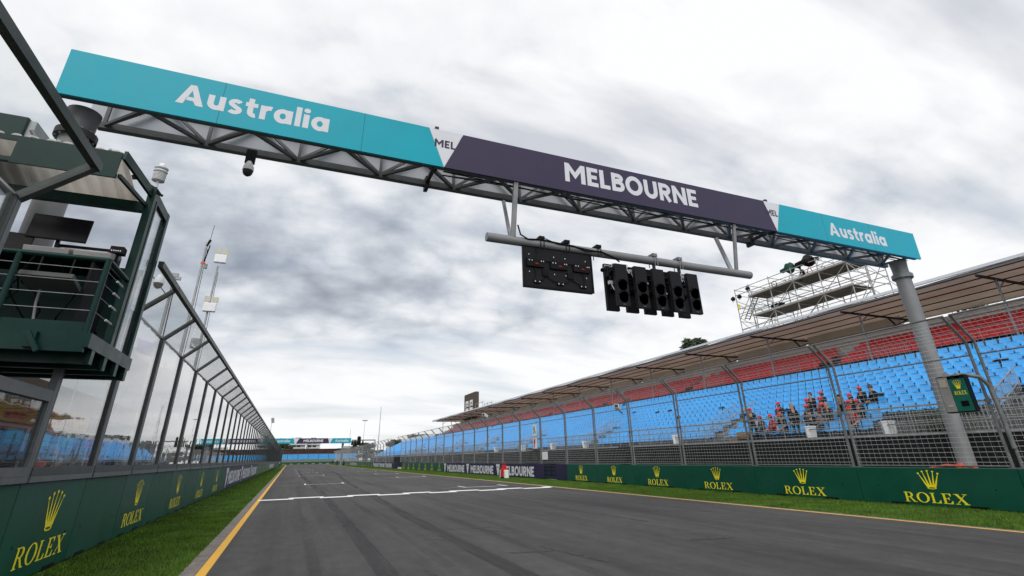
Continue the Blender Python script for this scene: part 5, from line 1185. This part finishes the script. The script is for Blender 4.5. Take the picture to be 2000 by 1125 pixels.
ppl = [('sit', 0, 21.2, K, K, 'cap', 'seated person in red cap at the left end of the front row'), ('sit', 0, 20.5, RD, K, 'cap', 'seated person in red cap and red shirt, second along the front row'),
 ('sit', 2, 21.15, K, K, 'cap', 'person in red cap behind and above the left front row pair'), ('sit', 1, 20.55, GY, K, 'cap', 'person in red cap and grey top in the second row at the left'),
 ('sit_lean', 0, 19.7, K, K, 'cap', 'person in red cap leaning forward in the middle of the front row'), ('sit', 1, 19.64, K, K, 'dark', 'dark haired person in black in the second row left of the centre'),
 ('sit', 2, 19.3, K, K, 'cap', 'person in red cap and black at the upper left of the middle cluster'), ('sit', 3, 19.65, NV, K, 'dark', 'dark haired person at the very top of the middle cluster'),
 ('sit', 3, 18.95, NV, K, 'cap', 'person in red cap at the upper right of the middle cluster'), ('sit', 1, 17.75, K, K, 'grey', 'fair haired person without a cap at the right of the middle cluster'),
 ('sit', 2, 18.55, RD, K, 'cap', 'person in red cap and red top in the centre of the middle cluster'), ('sit', 1, 18.0, NV, K, 'cap', 'person in red cap in the second row beside the fair haired one'),
 ('sit', 1, 18.85, K, K, 'cap', 'person in red cap low at the left of the middle cluster'), ('sit', 0, 18.2, K, K, 'long', 'long haired person in black in the front row of the middle cluster'), ('sit', 0, 17.75, GY, K, 'long', 'long haired person in grey in the front row of the middle cluster'),
 ('sit', 2, 17.5, K, K, 'dark', 'dark figure beside the fence posts at the left of the right cluster'), ('sit', 2, 17.0, K, K, 'cap', 'person in red cap at the upper left of the right cluster'),
 ('sit', 1, 16.65, NV, K, 'cap', 'person in red cap and navy in the middle of the right cluster'), ('sit', 1, 16.2, K, K, 'cap', 'person in red cap and black beside the navy one in the right cluster'),
 ('sit', 3, 16.9, K, K, 'cap', 'person in red cap highest in the right cluster'), ('sit_lean', 0, 16.1, RD, K, 'cap', 'person in red cap bending forward over their knees in the front row at the right'), ('sit', 3, 16.35, K, K, 'blackcap', 'person all in black at the right end of the right cluster')]
for pose, n, y, sh, tr, hd, lab in ppl:
    x, z = row(n); person(pose, x-.05, y, z, FACE+random.uniform(-.5, .4), sh, tr, hd, lab)
person('stand_up', 22.75, 21.35, 2.05, FACE+.5, K, K, 'cap', 'standing person at the left holding up a hand to a red cap')
person('stand', 22.75, 18.75, 2.05, FACE+1.2, K, K, 'grey', 'standing grey haired person in black at the front rail')
person('sit_lean', 40.9, 29.1, 15.62, R(60), NV, K, 'blackcap', 'crouching camera operator in dark clothes on the top scaffold deck')
for i, (x, y, sh, lab) in enumerate(((13.9, 178, K, 'tiny marshal in dark clothes on the far right verge beside the wall'), (14.6, 206, K, 'tiny marshal in black leaning by the far right barrier'), (15.1, 170, NV, 'tiny marshal in navy standing at the far gap in the right wall'), (-2.9, 196, WPLAS, 'tiny marshal in white on the far left verge'))):
    person('stand', x, y, 0, R(150+40*i), sh, K, 'dark', lab)
for i, (x, y, sh) in enumerate(((-8.5, 26, K), (-8.2, 33, RD), (-9, 39.5, NV), (-8.6, 47, K), (-8.8, 55, WPLAS), (-9.2, 63, RD))):
    person('stand', x, y, 0, R(-60+50*i), sh, K, 'dark', f'crew member standing in the pit lane behind the glass, {ORD[i]} counting away', 'crew in the pit lane')

# ================================================================ far end of the straight
fo = (4, 170, 0); t = thing('far_gantry', 'small far gantry with teal and purple city signs across the end of the straight', 'gantry', fo); F = frame(Vector((0, 170, 0))-Vector(fo), (1, 0, 0), (0, 0, 1)); zb_, zt_ = 6.30, 7.75
def fb(name, pts, m): b = MB(); b.prism(pts, -.3, 0, F); b.build(name, m, t)
fb('sign_board', [(-9.5, zb_), (.75, zb_), (.25, zt_), (-9.5, zt_)], TEAL); fb('sign_board', [(1.1, zb_), (10.35, zb_), (9.95, zt_), (1.9, zt_)], PURPLE); fb('sign_board', [(10.6, zb_), (16.65, zb_), (16.65, zt_), (11.3, zt_)], TEAL)
fb('sign_wedge', [(.76, zb_), (1.09, zb_), (1.89, zt_), (.26, zt_)], WHITE); fb('sign_wedge', [(10.36, zb_), (10.59, zb_), (11.29, zt_), (9.96, zt_)], WHITE)
for x0, x1, txt in ((-4.8, -.6, 'Australia'), (3.1, 8.6, 'MELBOURNE'), (12.0, 15.8, 'Australia')):
    b = MB(); word(b, txt, SANS, F, x0, x1, 6.72, .68, .02); b.build('lettering', WHITE, t)
b = MB(); b.box((-4-.0, 0, 0), (.01, .01, .01)); b = mbl(fo)
for x in (14.4, -8.6): b.tube([(x, 170.9, 0), (x, 170.9, 6.3)], .32, 14)
b.build('column', PILL, t, smooth=True); b = mbl(fo); b.lim(-9.4, 16.6, 170.35, 171.4, 6.32, 6.5); b.lim(-9.4, 16.6, 170.35, 171.4, 7.5, 7.7); b.build('truss', TRUSS, t)
lo = (18.2, 130, 0); t = thing('light_gallows', 'far black start lights hung from a grey arm beside a pole over the right wall', 'signal', lo)
b = mbl(lo); b.tube([(18.2, 130, 0), (18.2, 130, 5.95)], .10, 10); b.tube([(12.9, 130, 5.85), (18.2, 130, 5.85)], .12, 8); b.build('arm', GALVD, t)
for x in (12.95, 13.65, 15.4):
    b = mbl(lo); b.lim(x-.16, x+.16, 129.8, 130.1, 4.72, 5.7); b.build('signal_head', BLACK, t)
b = mbl(lo); b.lim(14.1, 14.95, 129.8, 130.2, 4.7, 5.75); b.lathe([(.42, 5.98), (.42, 6.5), (.2, 6.7)], 10, (14.5, 130, 0)); b.build('signal_box', BLACK, t)
for x, y, h, lab, hd in ((18.7, 128, 13.2, 'very thin tall whip mast rising beside the far start lights', 0), (25, 210, 15.5, 'far floodlight mast with a flat lamp bar right of the far gantry', 1), (20.0, 210, 12.5, 'thin far antenna left of the flat topped floodlight mast', 0), (-7.0, 190, 14.0, 'far stadium lamp mast above the end of the glass fence', 2)):
    t = thing('tall_mast', lab, 'mast', (x, y, 0)); b = MB(); b.tube([(0, 0, 0), (0, 0, h)], [.10, .05], 8); b.build('pole', GALV, t)
    if hd == 1: b = MB(); b.lim(-1.0, 1.0, -.1, .1, h-.1, h+.12); [b.lim(q*.6-.2, q*.6+.2, -.3, .05, h-.25, h-.05) for q in (-1, 0, 1)]; b.build('lamp_head', GALVD, t)
    if hd == 2: b = MB(); b.box((0.2, 0, h), (.9, .3, 1.6), M=Matrix.Rotation(R(-12), 4, 'Y')); b.build('lamp_head', GALV, t)
# far grandstand, facing us across the end
fo = (12, 300, 0); t = thing('far_grandstand', 'low blue and red grandstand facing us at the far end of the straight', 'grandstand', fo)
b = mbl(fo); b.lim(-6, 34, 297, 299, 0, 2.5); b.build('hoarding', GALVD, t)
for nm, m, y0, z0, n in (('blue_seating', BLUE, 299.2, 2.5, 7), ('red_seating', RED, 309, 5.75, 2)):
    b = mbl(fo)
    for q in range(n):
        x = -6
        while x < 34: b.lim(x, x+4.7, y0+.8*q, y0+.8*q+.45, z0+.33*q, z0+.33*q+.22); x += 5.
    b.build(nm, m, t)
b = mbl(fo); 
for q in range(9): b.lim(-6, 34, 299.6+.8*q, 300.42+.8*q, 0, 2.6+.33*q)
b.lim(-6, 34, 307.5, 312, 0, 5.7); b.build('terrace', TERR, t)
b = mbl(fo); b.lim(-6.5, 35, 304, 313, 7.2, 7.4); b.build('roof', mat('far_roof', (.12, .11, .10), .8), t)
b = mbl(fo); b.lim(-6, 34, 312.4, 312.6, 5.6, 7.2); b.build('back_curtain', TAN, t)
b = mbl(fo); [b.tube([(x, 306, 5), (x, 306, 7.2)], .08, 5) for x in range(-6, 35, 5)]; b.build('column', GALVD, t)
# apartments beyond
def block(x, y, w, d, fl, lab, m):
    t = thing('apartment_block', lab, 'building', (x, y, 0)); fh = 3.2; b = MB(); b.lim(-w/2, w/2, 0, d, 0, fl*fh); b.build('wall', m, t)
    b = MB(); [b.lim(-w/2-.6, w/2+.6, -1.5, 0, q*fh-.15, q*fh+.95) for q in range(1, fl+1)]; b.build('balcony', BWHITE, t)
    for q in range(fl): b = MB(); [b.lim(x_, x_+3.2, -.05, -.004, q*fh+1.0, q*fh+2.9) for x_ in np.arange(-w/2+1, w/2-3.4, 4.4)]; b.build('window', WINDOW, t)
    b = MB(); b.lim(-w/2-.8, w/2+.8, -1.7, d, fl*fh+.95, fl*fh+1.4); b.lim(-w/4, w/6, 2, d*.6, fl*fh+1.4, fl*fh+3.5); b.build('roof', BGREY, t)
block(6, 560, 13, 14, 6, 'grey balconied apartment block behind the far stand, left one', BGREY); block(20, 566, 12, 14, 6, 'pale balconied apartment block behind the far stand, right one', BWHITE); block(62, 640, 24, 12, 4, 'low pale building among trees right of the apartment blocks', BWHITE)
# ---------------------------------------------------------------- trees
def tree(x, y, h, w, seed, label, m=FOL, n=2600, leaf=.28, z0=0):
    g = random.Random(seed); t = thing('park_tree', label, 'tree', (x, y, z0)); b = MB(); top = h*.62
    b.tube([(0, 0, -.1), (g.uniform(-.2, .2), 0, h*.25), (g.uniform(-.4, .4), g.uniform(-.3, .3), top)], [w*.055, w*.045, w*.02], 8)
    cl = []
    for i in range(11):
        a = g.uniform(0, 6.28); rr_ = w*.5*math.sqrt(g.random())*.85; zc_ = h*g.uniform(.42, .88); cx_, cy_ = rr_*math.cos(a), rr_*math.sin(a)
        cl.append((cx_, cy_, zc_, w*g.uniform(.13, .24), h*g.uniform(.07, .14))); b.tube([(0, 0, h*g.uniform(.25, .45)), (cx_*.5, cy_*.5, zc_*.8), (cx_, cy_, zc_)], [w*.022, w*.014, w*.006], 5)
    b.build('trunk', BARK, t); V = []; Fc = []
    for i in range(n):
        c = cl[g.randrange(len(cl))]; d = Vector((g.gauss(0, 1), g.gauss(0, 1), g.gauss(0, 1))).normalized()*(g.random()**.4)
        p = Vector((c[0]+d.x*c[3], c[1]+d.y*c[3], c[2]+d.z*c[4])); a = Vector((g.gauss(0, 1), g.gauss(0, 1), g.gauss(0, .7))).normalized()*leaf*g.uniform(.6, 1.3); q = a.orthogonal().normalized()*leaf*.5
        k = len(V); V += [p-a, p+q, p+a, p-q]; Fc.append((k, k+1, k+2, k+3))
    b = MB(); b.v = [tuple(v) for v in V]; b.f = Fc; b.build('crown', m, t); return t
tree(60, 65.5, 20.5, 7, 1, 'tree tip showing above the grandstand roof left of the scaffold', FOL, 6000, .5)
for i, (x, y, h, w) in enumerate(((44, 18, 13, 9), (46, 24, 12, 9), (44, 12.5, 13, 9))): tree(x, y, h, w, 20+i, f'dark tree behind the open bay under the tan roof, {ORD[i]} of three', FOL, 2500, .25)
for i, (x, y, h, w) in enumerate(((45, 172, 9.5, 10), (50, 190, 11, 11), (41, 186, 9, 9), (47, 205, 11, 11), (40, 215, 9.5, 10), (44, 235, 10, 12), (36, 245, 6, 8), (38, 262, 6, 9), (33, 270, 6, 9))): tree(x, y, h, w, 40+i, f'grey green tree beyond the end of the grandstand, {ORD[i]} counting away', FOL2, 1800, .45)
for i, (x, y, h, w) in enumerate(((-22, 470, 21, 26), (-8, 440, 18, 22), (50, 455, 17, 14), (58, 450, 15, 14), (-40, 480, 20, 28))): tree(x, y, h, w, 70+i, f'far dark tree over the roof of the far grandstand, {ORD[i]} from the left', FOL, 1500, 1.0)
g_ = random.Random(9)
for i in range(16):
    tree(-60-g_.uniform(0, 40), 30+i*22, g_.uniform(10, 15), g_.uniform(10, 15), 100+i, f'tree beyond the pit building seen through the glass, {ORD[i]} counting away', FOL2, 700, .8)
bpy.context.view_layer.update()
